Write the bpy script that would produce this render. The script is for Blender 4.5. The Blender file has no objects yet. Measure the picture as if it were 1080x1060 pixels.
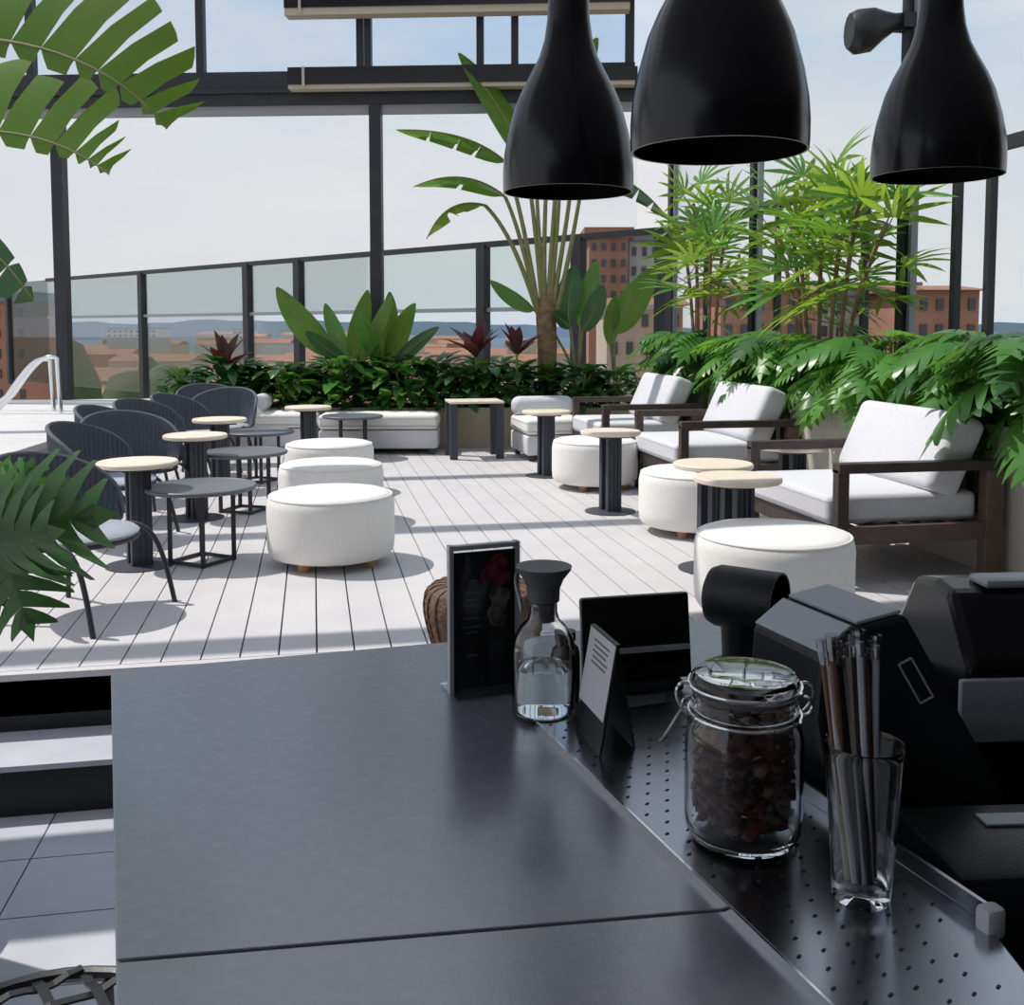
import bpy, bmesh, math, random
from mathutils import Vector, Matrix
random.seed(7)
R = math.radians
C = bpy.context.scene.collection
sc = bpy.context.scene
# ------------------------------------------------------------------ camera
F, PX, PY, EYE = 1080.0, 540.0, 421.0, 1.3
ZL, ZTR = -.42, -.23        # lower floor, step tread
YAW, PITCH = R(11.0), math.atan(75/1080)
fw = Vector((math.sin(YAW), math.cos(YAW), 0)); rt = Vector((math.cos(YAW), -math.sin(YAW), 0)); ZZ = Vector((0, 0, 1))
FV = fw*math.cos(PITCH) - ZZ*math.sin(PITCH); UV = fw*math.sin(PITCH) + ZZ*math.cos(PITCH)
EP = Vector((0, 0, EYE))
def ray(px, py): return FV + rt*((px-PX)/F) + UV*((PY-py)/F)
def at_z(px, py, z):
    d = ray(px, py); return EP + d*((z-EYE)/d.z)
def at_d(px, py, D):
    d = ray(px, py); return EP + d*(D/d.dot(fw))
def at_X(px, py, X):
    d = ray(px, py); return EP + d*(X/d.x)
def at_Y(px, py, Y):
    d = ray(px, py); return EP + d*(Y/d.y)
cam = bpy.data.cameras.new('camera'); camo = bpy.data.objects.new('camera', cam); C.objects.link(camo)
cam.sensor_width = 36; cam.lens = 36; cam.shift_y = -109/1080
cam.clip_start = 0.02; cam.clip_end = 5000
camo.location = EP; camo.rotation_euler = (math.pi/2-PITCH, 0, -YAW)
sc.camera = camo
# ------------------------------------------------------------------ sky, sun, exposure
w = bpy.data.worlds.new('sky'); sc.world = w; w.use_nodes = True
nt = w.node_tree; nt.nodes.clear()
def N(nt, t, **k):
    n = nt.nodes.new(t)
    for a, b in k.items():
        if a == 'ins':
            for i, v in b.items(): n.inputs[i].default_value = v
        else: setattr(n, a, b)
    return n
tc = N(nt, 'ShaderNodeTexCoord'); sp = N(nt, 'ShaderNodeSeparateXYZ'); nt.links.new(tc.outputs['Generated'], sp.inputs[0])
rmp = N(nt, 'ShaderNodeValToRGB'); nt.links.new(sp.outputs['Z'], rmp.inputs[0])
cr = rmp.color_ramp; cr.elements[0].position = 0.0; cr.elements[0].color = (.74, .79, .86, 1)
cr.elements[1].position = 1.0; cr.elements[1].color = (.40, .52, .74, 1)
for p, c in ((.06, (.80, .79, .80, 1)), (.19, (.74, .76, .82, 1)), (.26, (.60, .71, .83, 1)), (.5, (.58, .66, .80, 1))):
    e = cr.elements.new(p); e.color = c
mp = N(nt, 'ShaderNodeMapping'); mp.inputs['Scale'].default_value = (2.2, 2.2, 7.0); nt.links.new(tc.outputs['Generated'], mp.inputs[0])
nz = N(nt, 'ShaderNodeTexNoise', ins={'Scale': 1.6, 'Detail': 6.0, 'Roughness': .55}); nt.links.new(mp.outputs[0], nz.inputs[0])
cr2 = N(nt, 'ShaderNodeValToRGB'); cr2.color_ramp.elements[0].position = .42; cr2.color_ramp.elements[1].position = .66
nt.links.new(nz.outputs[0], cr2.inputs[0])
mx = N(nt, 'ShaderNodeMixRGB'); mx.inputs[2].default_value = (.84, .82, .83, 1)
nt.links.new(cr2.outputs[0], mx.inputs[0]); nt.links.new(rmp.outputs[0], mx.inputs[1])
bg = N(nt, 'ShaderNodeBackground'); bg.inputs[1].default_value = 1.0
nt.links.new(mx.outputs[0], bg.inputs[0])
wo = N(nt, 'ShaderNodeOutputWorld'); nt.links.new(bg.outputs[0], wo.inputs[0])
sun = bpy.data.lights.new('sun', 'SUN'); sun.energy = 3.8; sun.angle = R(.6); sun.color = (1, .96, .90)
suno = bpy.data.objects.new('sun', sun); C.objects.link(suno)
SD = Vector((-.866*.545, .50*.545, .839))          # towards the sun
suno.rotation_euler = SD.to_track_quat('Z', 'Y').to_euler()
suno.location = (-8, 6, 12)
sc.view_settings.view_transform = 'Standard'; sc.view_settings.look = 'None'
sc.view_settings.gamma = 1; sc.view_settings.use_curve_mapping = False; sc.view_settings.exposure = 0.0

# ------------------------------------------------------------------ materials
M = {}
def mat(name, col, rough=.6, metal=0, spec=.5, noise=None, bump=None, trans=0, ior=1.45, sheen=0):
    m = bpy.data.materials.new(name); m.use_nodes = True; M[name] = m
    t = m.node_tree; p = t.nodes['Principled BSDF']
    p.inputs['Base Color'].default_value = (*col, 1); p.inputs['Roughness'].default_value = rough
    p.inputs['Metallic'].default_value = metal; p.inputs['Specular IOR Level'].default_value = spec
    p.inputs['Transmission Weight'].default_value = trans; p.inputs['IOR'].default_value = ior
    p.inputs['Sheen Weight'].default_value = sheen
    if noise or bump:
        tcn = N(t, 'ShaderNodeTexCoord')
    if noise:   # (scale, second colour, low, high)
        n = N(t, 'ShaderNodeTexNoise', ins={'Scale': noise[0], 'Detail': 5.0}); t.links.new(tcn.outputs['Object'], n.inputs[0])
        r = N(t, 'ShaderNodeValToRGB'); r.color_ramp.elements[0].position = noise[2]; r.color_ramp.elements[1].position = noise[3]
        r.color_ramp.elements[0].color = (*col, 1); r.color_ramp.elements[1].color = (*noise[1], 1)
        t.links.new(n.outputs[0], r.inputs[0]); t.links.new(r.outputs[0], p.inputs['Base Color'])
    if bump:    # (scale, strength)
        n2 = N(t, 'ShaderNodeTexNoise', ins={'Scale': bump[0], 'Detail': 4.0}); t.links.new(tcn.outputs['Object'], n2.inputs[0])
        b = N(t, 'ShaderNodeBump', ins={'Strength': bump[1], 'Distance': .01}); t.links.new(n2.outputs[0], b.inputs['Height'])
        t.links.new(b.outputs[0], p.inputs['Normal'])
    return m
def leafmat(name, c1, c2, rough=.35, tr=.35, tc_=None):
    m = mat(name, c1, rough, noise=(5.0, c2, .35, .7)); t = m.node_tree
    p = t.nodes['Principled BSDF']; out = t.nodes['Material Output']
    tl = N(t, 'ShaderNodeBsdfTranslucent'); tl.inputs[0].default_value = (*(tc_ or tuple(min(1, x*1.7) for x in c2)), 1)
    ms = N(t, 'ShaderNodeMixShader'); ms.inputs[0].default_value = tr
    t.links.new(p.outputs[0], ms.inputs[1]); t.links.new(tl.outputs[0], ms.inputs[2]); t.links.new(ms.outputs[0], out.inputs[0])
def pane(name, tint, refl=.07):
    m = bpy.data.materials.new(name); m.use_nodes = True; M[name] = m; t = m.node_tree; t.nodes.clear()
    tr = N(t, 'ShaderNodeBsdfTransparent'); tr.inputs[0].default_value = (*tint, 1)
    gl = N(t, 'ShaderNodeBsdfGlossy'); gl.inputs['Roughness'].default_value = .02
    ly = N(t, 'ShaderNodeLayerWeight'); ly.inputs[0].default_value = refl*3
    mm = N(t, 'ShaderNodeMath', operation='MULTIPLY'); mm.inputs[1].default_value = .6; t.links.new(ly.outputs['Fresnel'], mm.inputs[0])
    ms = N(t, 'ShaderNodeMixShader'); o = N(t, 'ShaderNodeOutputMaterial')
    t.links.new(mm.outputs[0], ms.inputs[0]); t.links.new(tr.outputs[0], ms.inputs[1]); t.links.new(gl.outputs[0], ms.inputs[2]); t.links.new(ms.outputs[0], o.inputs[0])
mat('deck', (.60, .58, .58), .55, noise=(3.0, (.54, .52, .53), .3, .7), bump=(60, .15))
mat('deck_under', (.05, .05, .06), .9)
mat('black_paint', (.012, .012, .014), .5)
mat('steel_dark', (.022, .023, .03), .45, noise=(4, (.028, .03, .038), .4, .7))
mat('strip_grey', (.30, .31, .34), .5)
mat('tile', (.52, .535, .58), .5, noise=(6, (.46, .475, .52), .3, .7))
mat('grout', (.04, .04, .05), .9)
mat('pool_stone', (.62, .61, .60), .6, noise=(2.5, (.54, .53, .52), .35, .7))
mat('counter_stone', (.165, .175, .212), .25, noise=(60, (.20, .208, .242), .45, .75), bump=(240, .02), spec=1.0, ior=2.15)

mat('counter_body', (.02, .02, .023), .6)
mat('steel', (.46, .48, .52), .22, metal=1, bump=(3, .02))
mat('chrome', (.8, .8, .82), .12, metal=1)
mat('dimple', (.02, .02, .025), .5)
mat('black_gloss', (.006, .006, .008), .22, noise=(9, (.009, .009, .012), .4, .7))
mat('black_matte', (.010, .010, .013), .45, bump=(150, .05))
mat('black_plastic', (.013, .014, .017), .38, bump=(300, .08))
mat('grey_plastic', (.40, .44, .49), .32, bump=(300, .05))
mat('pale_strip', (.55, .46, .36), .6)
mat('white_fabric', (.80, .78, .74), .85, noise=(40, (.76, .74, .70), .35, .7), bump=(260, .12), sheen=.2)
mat('pale_grey_fabric', (.64, .64, .67), .9, noise=(60, (.58, .58, .62), .35, .7), bump=(260, .15))
mat('grey_fabric', (.26, .27, .30), .9, bump=(220, .2))
mat('rope', (.085, .095, .115), .75, noise=(50, (.11, .12, .14), .4, .7), bump=(120, .2))
mat('chair_metal', (.035, .035, .042), .45)
mat('seat_pad', (.34, .37, .42), .8, bump=(200, .2))
mat('table_grey', (.11, .12, .14), .5)
mat('table_leg', (.045, .05, .066), .5)
mat('wood_pale', (.78, .68, .56), .5, noise=(12, (.70, .60, .48), .3, .7))
mat('wood_dark', (.045, .030, .028), .5, noise=(14, (.075, .050, .045), .35, .7))
mat('wood_brown', (.10, .066, .052), .55, noise=(10, (.14, .095, .075), .35, .7))
mat('wood_orange', (.50, .28, .13), .5, noise=(14, (.42, .22, .10), .35, .7))
mat('planter', (.52, .48, .42), .7, noise=(5, (.46, .42, .37), .3, .7))
mat('planter_tan', (.42, .36, .27), .7, noise=(5, (.36, .31, .23), .3, .7))
mat('soil', (.035, .025, .018), .95)
leafmat('leaf_dark', (.026, .085, .028), (.05, .14, .038), .33, .22, (.09, .24, .04))
leafmat('leaf_mid', (.045, .15, .028), (.085, .24, .045), .30, .3, (.18, .42, .05))
leafmat('leaf_bright', (.075, .23, .04), (.14, .34, .06), .35, .38, (.26, .52, .06))
leafmat('leaf_banana', (.06, .15, .02), (.11, .24, .035), .4, .38, (.22, .42, .04))
leafmat('leaf_palm', (.085, .20, .02), (.15, .29, .03), .4, .42, (.38, .58, .06))
leafmat('leaf_red', (.10, .022, .022), (.04, .03, .018), .35, .25, (.25, .04, .04))
mat('stalk', (.16, .20, .06), .6, noise=(14, (.28, .22, .10), .35, .7))
mat('trunk', (.16, .10, .055), .8, noise=(14, (.30, .20, .11), .35, .7), bump=(40, .5))
mat('wicker', (.10, .055, .035), .8, noise=(30, (.17, .10, .065), .4, .6), bump=(90, .6))
mat('terracotta_roof', (.36, .17, .10), .85, noise=(.2, (.29, .13, .08), .3, .7))
mat('brick', (.42, .20, .14), .85, noise=(.5, (.36, .17, .12), .3, .7))
mat('render_wall', (.56, .44, .34), .9, noise=(.2, (.50, .39, .30), .3, .7))
mat('pale_wall', (.56, .55, .54), .9, noise=(.2, (.48, .47, .47), .3, .7))
mat('grey_roof', (.20, .22, .25), .8)
mat('win_glass', (.05, .06, .075), .15)
mat('town_ground', (.26, .19, .13), .95, noise=(.03, (.12, .15, .08), .4, .6))
mat('hill_hazed', (.15, .21, .29), .95, noise=(.004, (.12, .18, .22), .4, .6))  # bluish tone puts the haze of distance into the hill colour
mat('tree_crown', (.05, .085, .03), .9, noise=(.6, (.085, .12, .045), .35, .7), bump=(1.2, 1.0))
mat('ceiling_dark', (.42, .42, .43), .8)
mat('wall_dark', (.05, .05, .055), .8)
mat('paper', (.62, .63, .66), .7)
mat('print_black', (.008, .007, .009), .35)
mat('print_grey', (.13, .135, .15), .6)
mat('print_pink', (.42, .07, .12), .6, noise=(60, (.10, .02, .035), .4, .6))
mat('print_cream', (.34, .28, .24), .6, noise=(60, (.05, .04, .035), .4, .6))
mat('glass', (.97, .98, .98), .0, trans=1.0, ior=1.47)
mat('water', (.93, .97, .98), .0, trans=1.0, ior=1.33)
mat('brown_glass', (.055, .035, .015), .1, spec=.6)
mat('stopper', (.11, .11, .12), .4)
mat('dried_fruit', (.11, .018, .009), .35, noise=(55, (.035, .009, .006), .42, .62))
mat('straw_brown', (.17, .085, .06), .5); mat('straw_grey', (.50, .53, .57), .45); mat('straw_black', (.02, .02, .022), .45)
mat('straw_tan', (.45, .38, .29), .5)
pane('pane_clear', (.95, .97, .98), .05); pane('pane_tint', (.87, .91, .90), .07); pane('pane_blue', (.86, .91, .96), .06)
pane('pane_side', (.92, .95, .96), .02); pane('acrylic', (.93, .94, .95), .10); pane('film', (.80, .82, .86), .16)

# ------------------------------------------------------------------ mesh builder
class MB:
    def __init__(s): s.v = []; s.f = []; s.sm = []
    def add(s, vs, fs, smooth=False):
        o = len(s.v); s.v += [Vector(x) for x in vs]
        for f in fs: s.f.append(tuple(i+o for i in f)); s.sm.append(smooth)
        return s
    def box(s, c, d, rz=0, m=None):
        x, y, z = d[0]/2, d[1]/2, d[2]/2
        vs = [Vector(p) for p in ((-x,-y,-z),(x,-y,-z),(x,y,-z),(-x,y,-z),(-x,-y,z),(x,-y,z),(x,y,z),(-x,y,z))]
        T = Matrix.Translation(Vector(c)) @ Matrix.Rotation(rz, 4, 'Z')
        if m: T = T @ m
        return s.add([T @ p for p in vs], [(0,3,2,1),(4,5,6,7),(0,1,5,4),(1,2,6,5),(2,3,7,6),(3,0,4,7)])
    def bar(s, a, b, wd, th=None, up=(0,0,1)):      # rectangular bar between two points
        a, b = Vector(a), Vector(b); t = (b-a).normalized(); u = Vector(up)
        if abs(t.dot(u)) > .98: u = Vector((0, 1, 0))
        sd = t.cross(u).normalized(); u = sd.cross(t); th = th or wd
        q = [sd*(i*wd/2)+u*(j*th/2) for i, j in ((-1,-1),(1,-1),(1,1),(-1,1))]
        return s.add([a+x for x in q]+[b+x for x in q], [(0,1,2,3),(7,6,5,4),(0,4,5,1),(1,5,6,2),(2,6,7,3),(3,7,4,0)])
    def rbox(s, c, d, r=.02, seg=3, m=None, rz=0, puff=0):
        bm = bmesh.new(); bmesh.ops.create_cube(bm, size=1)
        for v in bm.verts: v.co = Vector((v.co.x*d[0], v.co.y*d[1], v.co.z*d[2]))
        if puff: bmesh.ops.subdivide_edges(bm, edges=bm.edges[:], cuts=4, use_grid_fill=True)
        if puff:
            for v in bm.verts:
                fx, fy = 1-(2*v.co.x/d[0])**2, 1-(2*v.co.y/d[1])**2
                if abs(v.co.z) > d[2]*.49: v.co.z += math.copysign(puff*fx*fy, v.co.z)
            es = [e for e in bm.edges if len(e.link_faces) == 2 and e.calc_face_angle(0) > .9]
        else: es = bm.edges[:]
        bmesh.ops.bevel(bm, geom=es, offset=r, segments=seg, affect='EDGES', profile=.5)
        T = Matrix.Translation(Vector(c)) @ Matrix.Rotation(rz, 4, 'Z')
        if m: T = T @ m
        bm.verts.index_update()
        s.add([T @ v.co for v in bm.verts], [tuple(v.index for v in f.verts) for f in bm.faces], True); bm.free(); return s
    def tube(s, pts, r, n=8, cap=True):
        pts = [Vector(p) for p in pts]; k = len(pts); rs = r if isinstance(r, (list, tuple)) else [r]*k
        vs = []; fs = []; prev = None
        for i, p in enumerate(pts):
            t = (pts[min(i+1, k-1)]-pts[max(i-1, 0)]).normalized()
            if prev is None:
                u = Vector((0,0,1)) if abs(t.z) < .9 else Vector((1,0,0)); a = t.cross(u).normalized()
            else:
                a = (prev-t*prev.dot(t)); a = a.normalized() if a.length > 1e-6 else prev
            b = t.cross(a); prev = a
            for j in range(n):
                g = 2*math.pi*j/n; vs.append(p+a*(rs[i]*math.cos(g))+b*(rs[i]*math.sin(g)))
        for i in range(k-1):
            for j in range(n): fs.append((i*n+j, i*n+(j+1)%n, (i+1)*n+(j+1)%n, (i+1)*n+j))
        if cap: fs.append(tuple(range(n-1, -1, -1))); fs.append(tuple((k-1)*n+j for j in range(n)))
        return s.add(vs, fs, True)
    def lathe(s, prof, n=48, c=(0,0,0), m=None, close=False):
        vs = []; fs = []; k = len(prof); c = Vector(c)
        for r, z in prof:
            for j in range(n):
                g = 2*math.pi*j/n; p = Vector((r*math.cos(g), r*math.sin(g), z)); vs.append((m @ p if m else p)+c)
        for i in range(k-1 if not close else k):
            for j in range(n): a, b = i, (i+1) % k; fs.append((a*n+j, a*n+(j+1)%n, b*n+(j+1)%n, b*n+j))
        if not close:
            fs.append(tuple(range(n-1, -1, -1))); fs.append(tuple((k-1)*n+j for j in range(n)))
        return s.add(vs, fs, True)
    def prism(s, pts, vec):                          # polygon swept by a vector
        pts = [Vector(p) for p in pts]; n = len(pts); vec = Vector(vec)
        return s.add(pts+[p+vec for p in pts], [tuple(range(n-1, -1, -1)), tuple(range(n, 2*n))]+[(i, (i+1)%n, n+(i+1)%n, n+i) for i in range(n)])
    def sphere(s, c, r, sub=2, jit=0, sq=(1,1,1)):
        bm = bmesh.new(); bmesh.ops.create_icosphere(bm, subdivisions=sub, radius=1)
        bm.verts.index_update(); vs = []
        for v in bm.verts:
            k = r*(1+random.uniform(-jit, jit)); vs.append(Vector(c)+Vector((v.co.x*k*sq[0], v.co.y*k*sq[1], v.co.z*k*sq[2])))
        s.add(vs, [tuple(v.index for v in f.verts) for f in bm.faces], True); bm.free(); return s
    def mesh(s, name, autosharp=True):
        me = bpy.data.meshes.new(name); me.from_pydata([tuple(v) for v in s.v], [], s.f)
        me.polygons.foreach_set('use_smooth', s.sm)
        bm = bmesh.new(); bm.from_mesh(me); bmesh.ops.recalc_face_normals(bm, faces=bm.faces[:])
        if autosharp:
            for e in bm.edges:
                if len(e.link_faces) == 2 and e.calc_face_angle(0) > R(38): e.smooth = False
        bm.to_mesh(me); bm.free(); return me
def link(o, parent=None):
    C.objects.link(o)
    if parent: o.parent = parent
    return o
def obj(name, mb, m, parent=None, bevel=0, label=None, solid=0):
    me = mb.mesh(name) if isinstance(mb, MB) else mb
    if not me.materials: me.materials.append(M[m])
    o = bpy.data.objects.new(name, me); link(o, parent)
    if solid:
        q = o.modifiers.new('solid', 'SOLIDIFY'); q.thickness = solid; q.offset = 0
    if bevel:
        b = o.modifiers.new('bevel', 'BEVEL'); b.width = bevel; b.segments = 2; b.limit_method = 'ANGLE'
    if label: o['label'] = label
    return o
def tag(o, label, cat, group=None, kind=None):
    o['label'] = label; o['category'] = cat
    if group: o['group'] = group
    if kind: o['kind'] = kind
    return o
def thing(name, label, cat, loc=(0,0,0), rz=0, group=None):
    o = bpy.data.objects.new(name, None); o.empty_display_size = .1; C.objects.link(o); o.location = loc; o.rotation_euler = (0,0,rz)
    return tag(o, label, cat, group)
def struct(name, mb, m, bevel=0):
    o = obj(name, mb, m, None, bevel); o['kind'] = 'structure'; return o
def dup(root, loc, rz, label, group=None):
    r = root.copy(); C.objects.link(r); r.location = loc; r.rotation_euler = (0,0,rz); r['label'] = label
    if group: r['group'] = group
    for ch in list(root.children):
        c = ch.copy(); C.objects.link(c); c.parent = r
        for g in list(ch.children):
            d = g.copy(); C.objects.link(d); d.parent = c
    return r
def bez(pts, n):
    pts = [Vector(p) for p in pts]; out = []
    for i in range(n+1):
        q = list(pts); t = i/n
        while len(q) > 1: q = [q[j].lerp(q[j+1], t) for j in range(len(q)-1)]
        out.append(q[0])
    return out
def ground(p, z=0): return Vector((p.x, p.y, z))

# ------------------------------------------------------------------ setting: deck, steps, lower floor
YF = at_z(60, 709, 0).y                        # front edge of the raised deck
XR = 4.12                                      # glass wall on the right
mb = MB(); pw = .15
i = -60
while i*pw < XR:
    x0 = i*pw; mb.box((x0+pw/2, (YF+.05+12.4)/2, -.0125), (pw-.007, 12.4-YF-.05, .025)); i += 1
mb.box(((-9+XR)/2, YF+.0225, -.0125), (XR+9, .045, .025))
floor = struct('floor', mb, 'deck')
struct('trim_1', MB().box(((-9+XR)/2, (YF+.03+12.4)/2, -.10), (XR+9, 12.4-YF-.03, .14)), 'deck_under')
YT = at_z(60, 805, ZTR).y
mb = MB(); mb.box((-4.6, (YT+YF+.03)/2, ZTR-.01), (9, YF+.03-YT, .02))
struct('stair_tread', mb, 'tile')
struct('stair_riser', MB().box((-4.6, YT+.06, (ZTR-.02+ZL)/2), (9, .08, ZTR-.02-ZL)), 'black_paint')
struct('stair_riser', MB().box((-4.6, YF+.07, (ZTR-.025)/2), (9, .08, -ZTR-.024)), 'black_paint')
struct('deck_fascia', MB().box(((-.1+XR)/2, YF+.07, (ZL-.03)/2), (XR+.1, .08, -ZL-.03)), 'black_paint')
struct('floor_trim', MB().box(((-.1+XR)/2, YF-.10, ZL-.01), (XR+.1, .42, .02)), 'tile')
# tiles of the lower floor
ga, gb = at_z(55, 865, ZL), at_z(0, 965, ZL)
tv = (gb-ga); tv.z = 0; tv.normalize(); tu = Vector((-tv.y, tv.x, 0)); ang = math.atan2(tu.y, tu.x)
h1, h2 = at_z(76, 902, ZL), at_z(76, 960, ZL)
ts = max(.35, abs((h2-h1).dot(tv)))
mb = MB()
for a in range(-9, 14):
    for b in range(-12, 14):
        ctr = ga + tu*((a+.5)*ts*1.6) + tv*((h1-ga).dot(tv)+(b+.5)*ts)
        if -7 < ctr.x < 4.2 and -3 < ctr.y < YT+.3: mb.box((ctr.x, ctr.y, ZL-.01), (ts*1.6-.006, ts-.006, .02), rz=ang)
struct('floor_lower', mb, 'tile')
struct('floor_base', MB().box((-2, .6, ZL-.055), (14, 7.6, .066)), 'grout')
# raised pool terrace at the left back
zp = .45
pn = [at_z(195, 420, zp), at_z(0, 481, zp)]
d_ = (pn[1]-pn[0]).normalized(); pn[1] = pn[1]+d_*.6
pl = [pn[0], pn[1], pn[1]+Vector((-6, 0, 0)), pn[0]+Vector((-9, .3, 0))]
mb = MB().prism([p-ZZ*.05 for p in pl], (0,0,.05)); struct('pool_terrace', mb, 'pool_stone', .006)
mb = MB().prism([ground(p+Vector((-.04, 0, 0)), -.02) for p in pl], (0,0,zp-.03)); struct('pool_terrace_base', mb, 'pool_stone')
# ceiling and walls of the bar behind / above the camera
struct('ceiling', MB().box((1.9, -.0, 3.05), (7.4, 5.3, .1)), 'ceiling_dark')
struct('shade_strip', MB().box((-3.9, 4.42, 3.05), (4.2, .6, .1)), 'ceiling_dark')  # unseen strip added to cast shade on the lower floor at left
struct('wall_back', MB().box((0, -2.6, 1.32), (9.6, .1, 3.4)), 'wall_dark')
struct('wall_right', MB().box((5.0, -.2, 1.32), (.1, 4.9, 3.36)), 'wall_dark')

# ------------------------------------------------------------------ tall glazed frame at the back
DB0, DB1 = 12.2, 11.75                          # depths of its two ends
def on_beam(px, py):                            # a point on the frame's plane
    a, b = at_d(0, 346, DB0), at_d(690, 346, DB1); n = (b-a).cross(ZZ)
    d = ray(px, py); return EP + d*((a-EP).dot(n)/d.dot(n))
b0, b1 = on_beam(-160, 95), on_beam(672, 92)
dirb = ground(b1-b0).normalized(); nb = Vector((dirb.y, -dirb.x, 0))
zt, zb = on_beam(300, 77).z, on_beam(300, 112).z
b0.z = b1.z = (zt+zb)/2
frame = thing('glazed_frame', 'tall dark steel glazed frame with wide beam across the back of the terrace', 'glazed frame', ground(b0))
frame['kind'] = 'structure'
def fo(p): return Vector(p)-ground(b0)
obj('beam', MB().bar(fo(b0), fo(b1), .16, zt-zb), 'steel_dark', frame)
obj('ledge', MB().bar(fo(b0)-ZZ*((zt-zb)*.1)+nb*.1, fo(b1)-ZZ*((zt-zb)*.1)+nb*.1, .05, .05), 'steel_dark', frame)
zs = on_beam(300, 122).z
def lv(p, z): return Vector((p.x, p.y, z))
obj('blind_strip', MB().bar(fo(lv(b0, (zb+zs)/2)), fo(lv(b1, (zb+zs)/2)), .05, zb-zs), 'strip_grey', frame)
for px, py, wd, z0 in ((66, 300, .15, zp), (397.5, 250, .15, -.02)):
    p = on_beam(px, py); obj('post', MB().box(fo(Vector((p.x, p.y, (z0+zb)/2))), (wd*.9, .14, zb-z0), rz=math.atan2(dirb.y, dirb.x)), 'steel_dark', frame)
for px, wd in ((33, .09), (212, .09), (380, .075), (388.5, .075), (506.5, .08), (543, .08), (664, .1)):
    p = on_beam(px, 50); obj('mullion', MB().box(fo(lv(p, (zt+6.6)/2)), (wd, .1, 6.6-zt), rz=math.atan2(dirb.y, dirb.x)), 'steel_dark', frame)
pts = [on_beam(x, 200) for x in (-160, 66, 397.5, 672)]
for a, b in zip(pts, pts[1:]):
    obj('pane', MB().bar(fo(lv(a, (zs+.5)/2)), fo(lv(b, (zs+.5)/2)), .01, zs-.5), 'pane_clear', frame)
pts = [on_beam(x, 50) for x in (-160, 33, 212, 384, 506.5, 664)]
for a, b in zip(pts, pts[1:]):
    obj('pane', MB().bar(fo(lv(a, (zt+6.6)/2)), fo(lv(b, (zt+6.6)/2)), .01, 6.6-zt), 'pane_blue', frame)
# two long black boxes with a pale underside, fixed to the frame
for (x0, x1, y0, y1, y2, lab) in ((307, 663, -9, 13, 20, 'upper long black blind box with pale underside, at top of the glazed frame'),
                                  (311, 668, 76, 93, 97, 'lower long black blind box with thin pale underside, fixed along the wide beam')):
    a, b = on_beam(x0, (y0+y1)/2), on_beam(x1, (y0+y1)/2); a.z = b.z = (a.z+b.z)/2
    q = (a+b)/2+nb*.2; bx = thing('blind_box', lab, 'blind box', q, 0, None)
    hh = (y1-y0)/F*12.; ph = (y2-y1)/F*12.
    obj('casing', MB().bar(a-q+nb*.2, b-q+nb*.2, .22, hh), 'black_gloss', bx)
    obj('pale_strip', MB().bar(a-q+nb*.2-ZZ*(hh/2+ph/2), b-q+nb*.2-ZZ*(hh/2+ph/2), .18, ph), 'pale_strip', bx)
    p = a-q+dirb*.18+nb*.32; obj('bracket', MB().box(p-ZZ*.02, (.03, .02, hh+ph)), 'pale_strip', bx)
    for k in (.2, .8):
        p = a.lerp(b, k)-q+nb*.085; obj('bracket', MB().box(p, (.05, .10, hh*.8), rz=math.atan2(dirb.y, dirb.x)), 'steel_dark', bx)
# roof beams that stripe the deck with shade (above the frame of the photo)
for k, y in enumerate((6.0, 8.27, 10.55)):
    struct('roof_beam', MB().box((-2.4, y, 5.35), (13.0, .16, .18)), 'steel_dark')

# ------------------------------------------------------------------ glass fence (slanting) and right glass wall
DC = 11.8
cor = at_d(700, 243, DC); zr = cor.z; fdir = Vector((-math.sin(R(34.9)), math.cos(R(34.9)), 0))
fence = thing('glass_fence', 'slanting black-framed glass wind fence behind the back planter, in front of the city', 'glass fence', ground(cor, -.1))
def on_fence(px, py):
    n = fdir.cross(ZZ); d = ray(px, py); return EP + d*((cor-EP).dot(n)/d.dot(n))
o_ = ground(cor, -.1); fend = cor+fdir*17.5
obj('handrail', MB().bar(cor-o_, fend-o_, .07, .075), 'steel_dark', fence)
zt2 = on_fence(300, 330.5).z
obj('transom', MB().bar(lv(cor, zt2)-o_, lv(fend, zt2)-o_, .04, .055), 'strip_grey', fence)
fpx = [8, 68, 149.5, 261, 315, 397, 509.5, 610, 699]
fp = [lv(on_fence(x, 300), 0) for x in fpx] + []
for p in fp: obj('post', MB().box(p+ZZ*((zr-.1)/2)-o_, (.12, .16, zr+.1), rz=R(34.9)), 'steel_dark', fence)
fp = [fend-ZZ*fend.z]+fp
for a, b in zip(fp, fp[1:]):
    obj('pane', MB().bar(lv(a, (zt2+zr)/2)-o_, lv(b, (zt2+zr)/2)-o_, .012, zr-zt2), 'pane_tint', fence)
    obj('pane', MB().bar(lv(a, zt2/2)-o_, lv(b, zt2/2)-o_, .012, zt2), 'pane_clear', fence)
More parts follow.
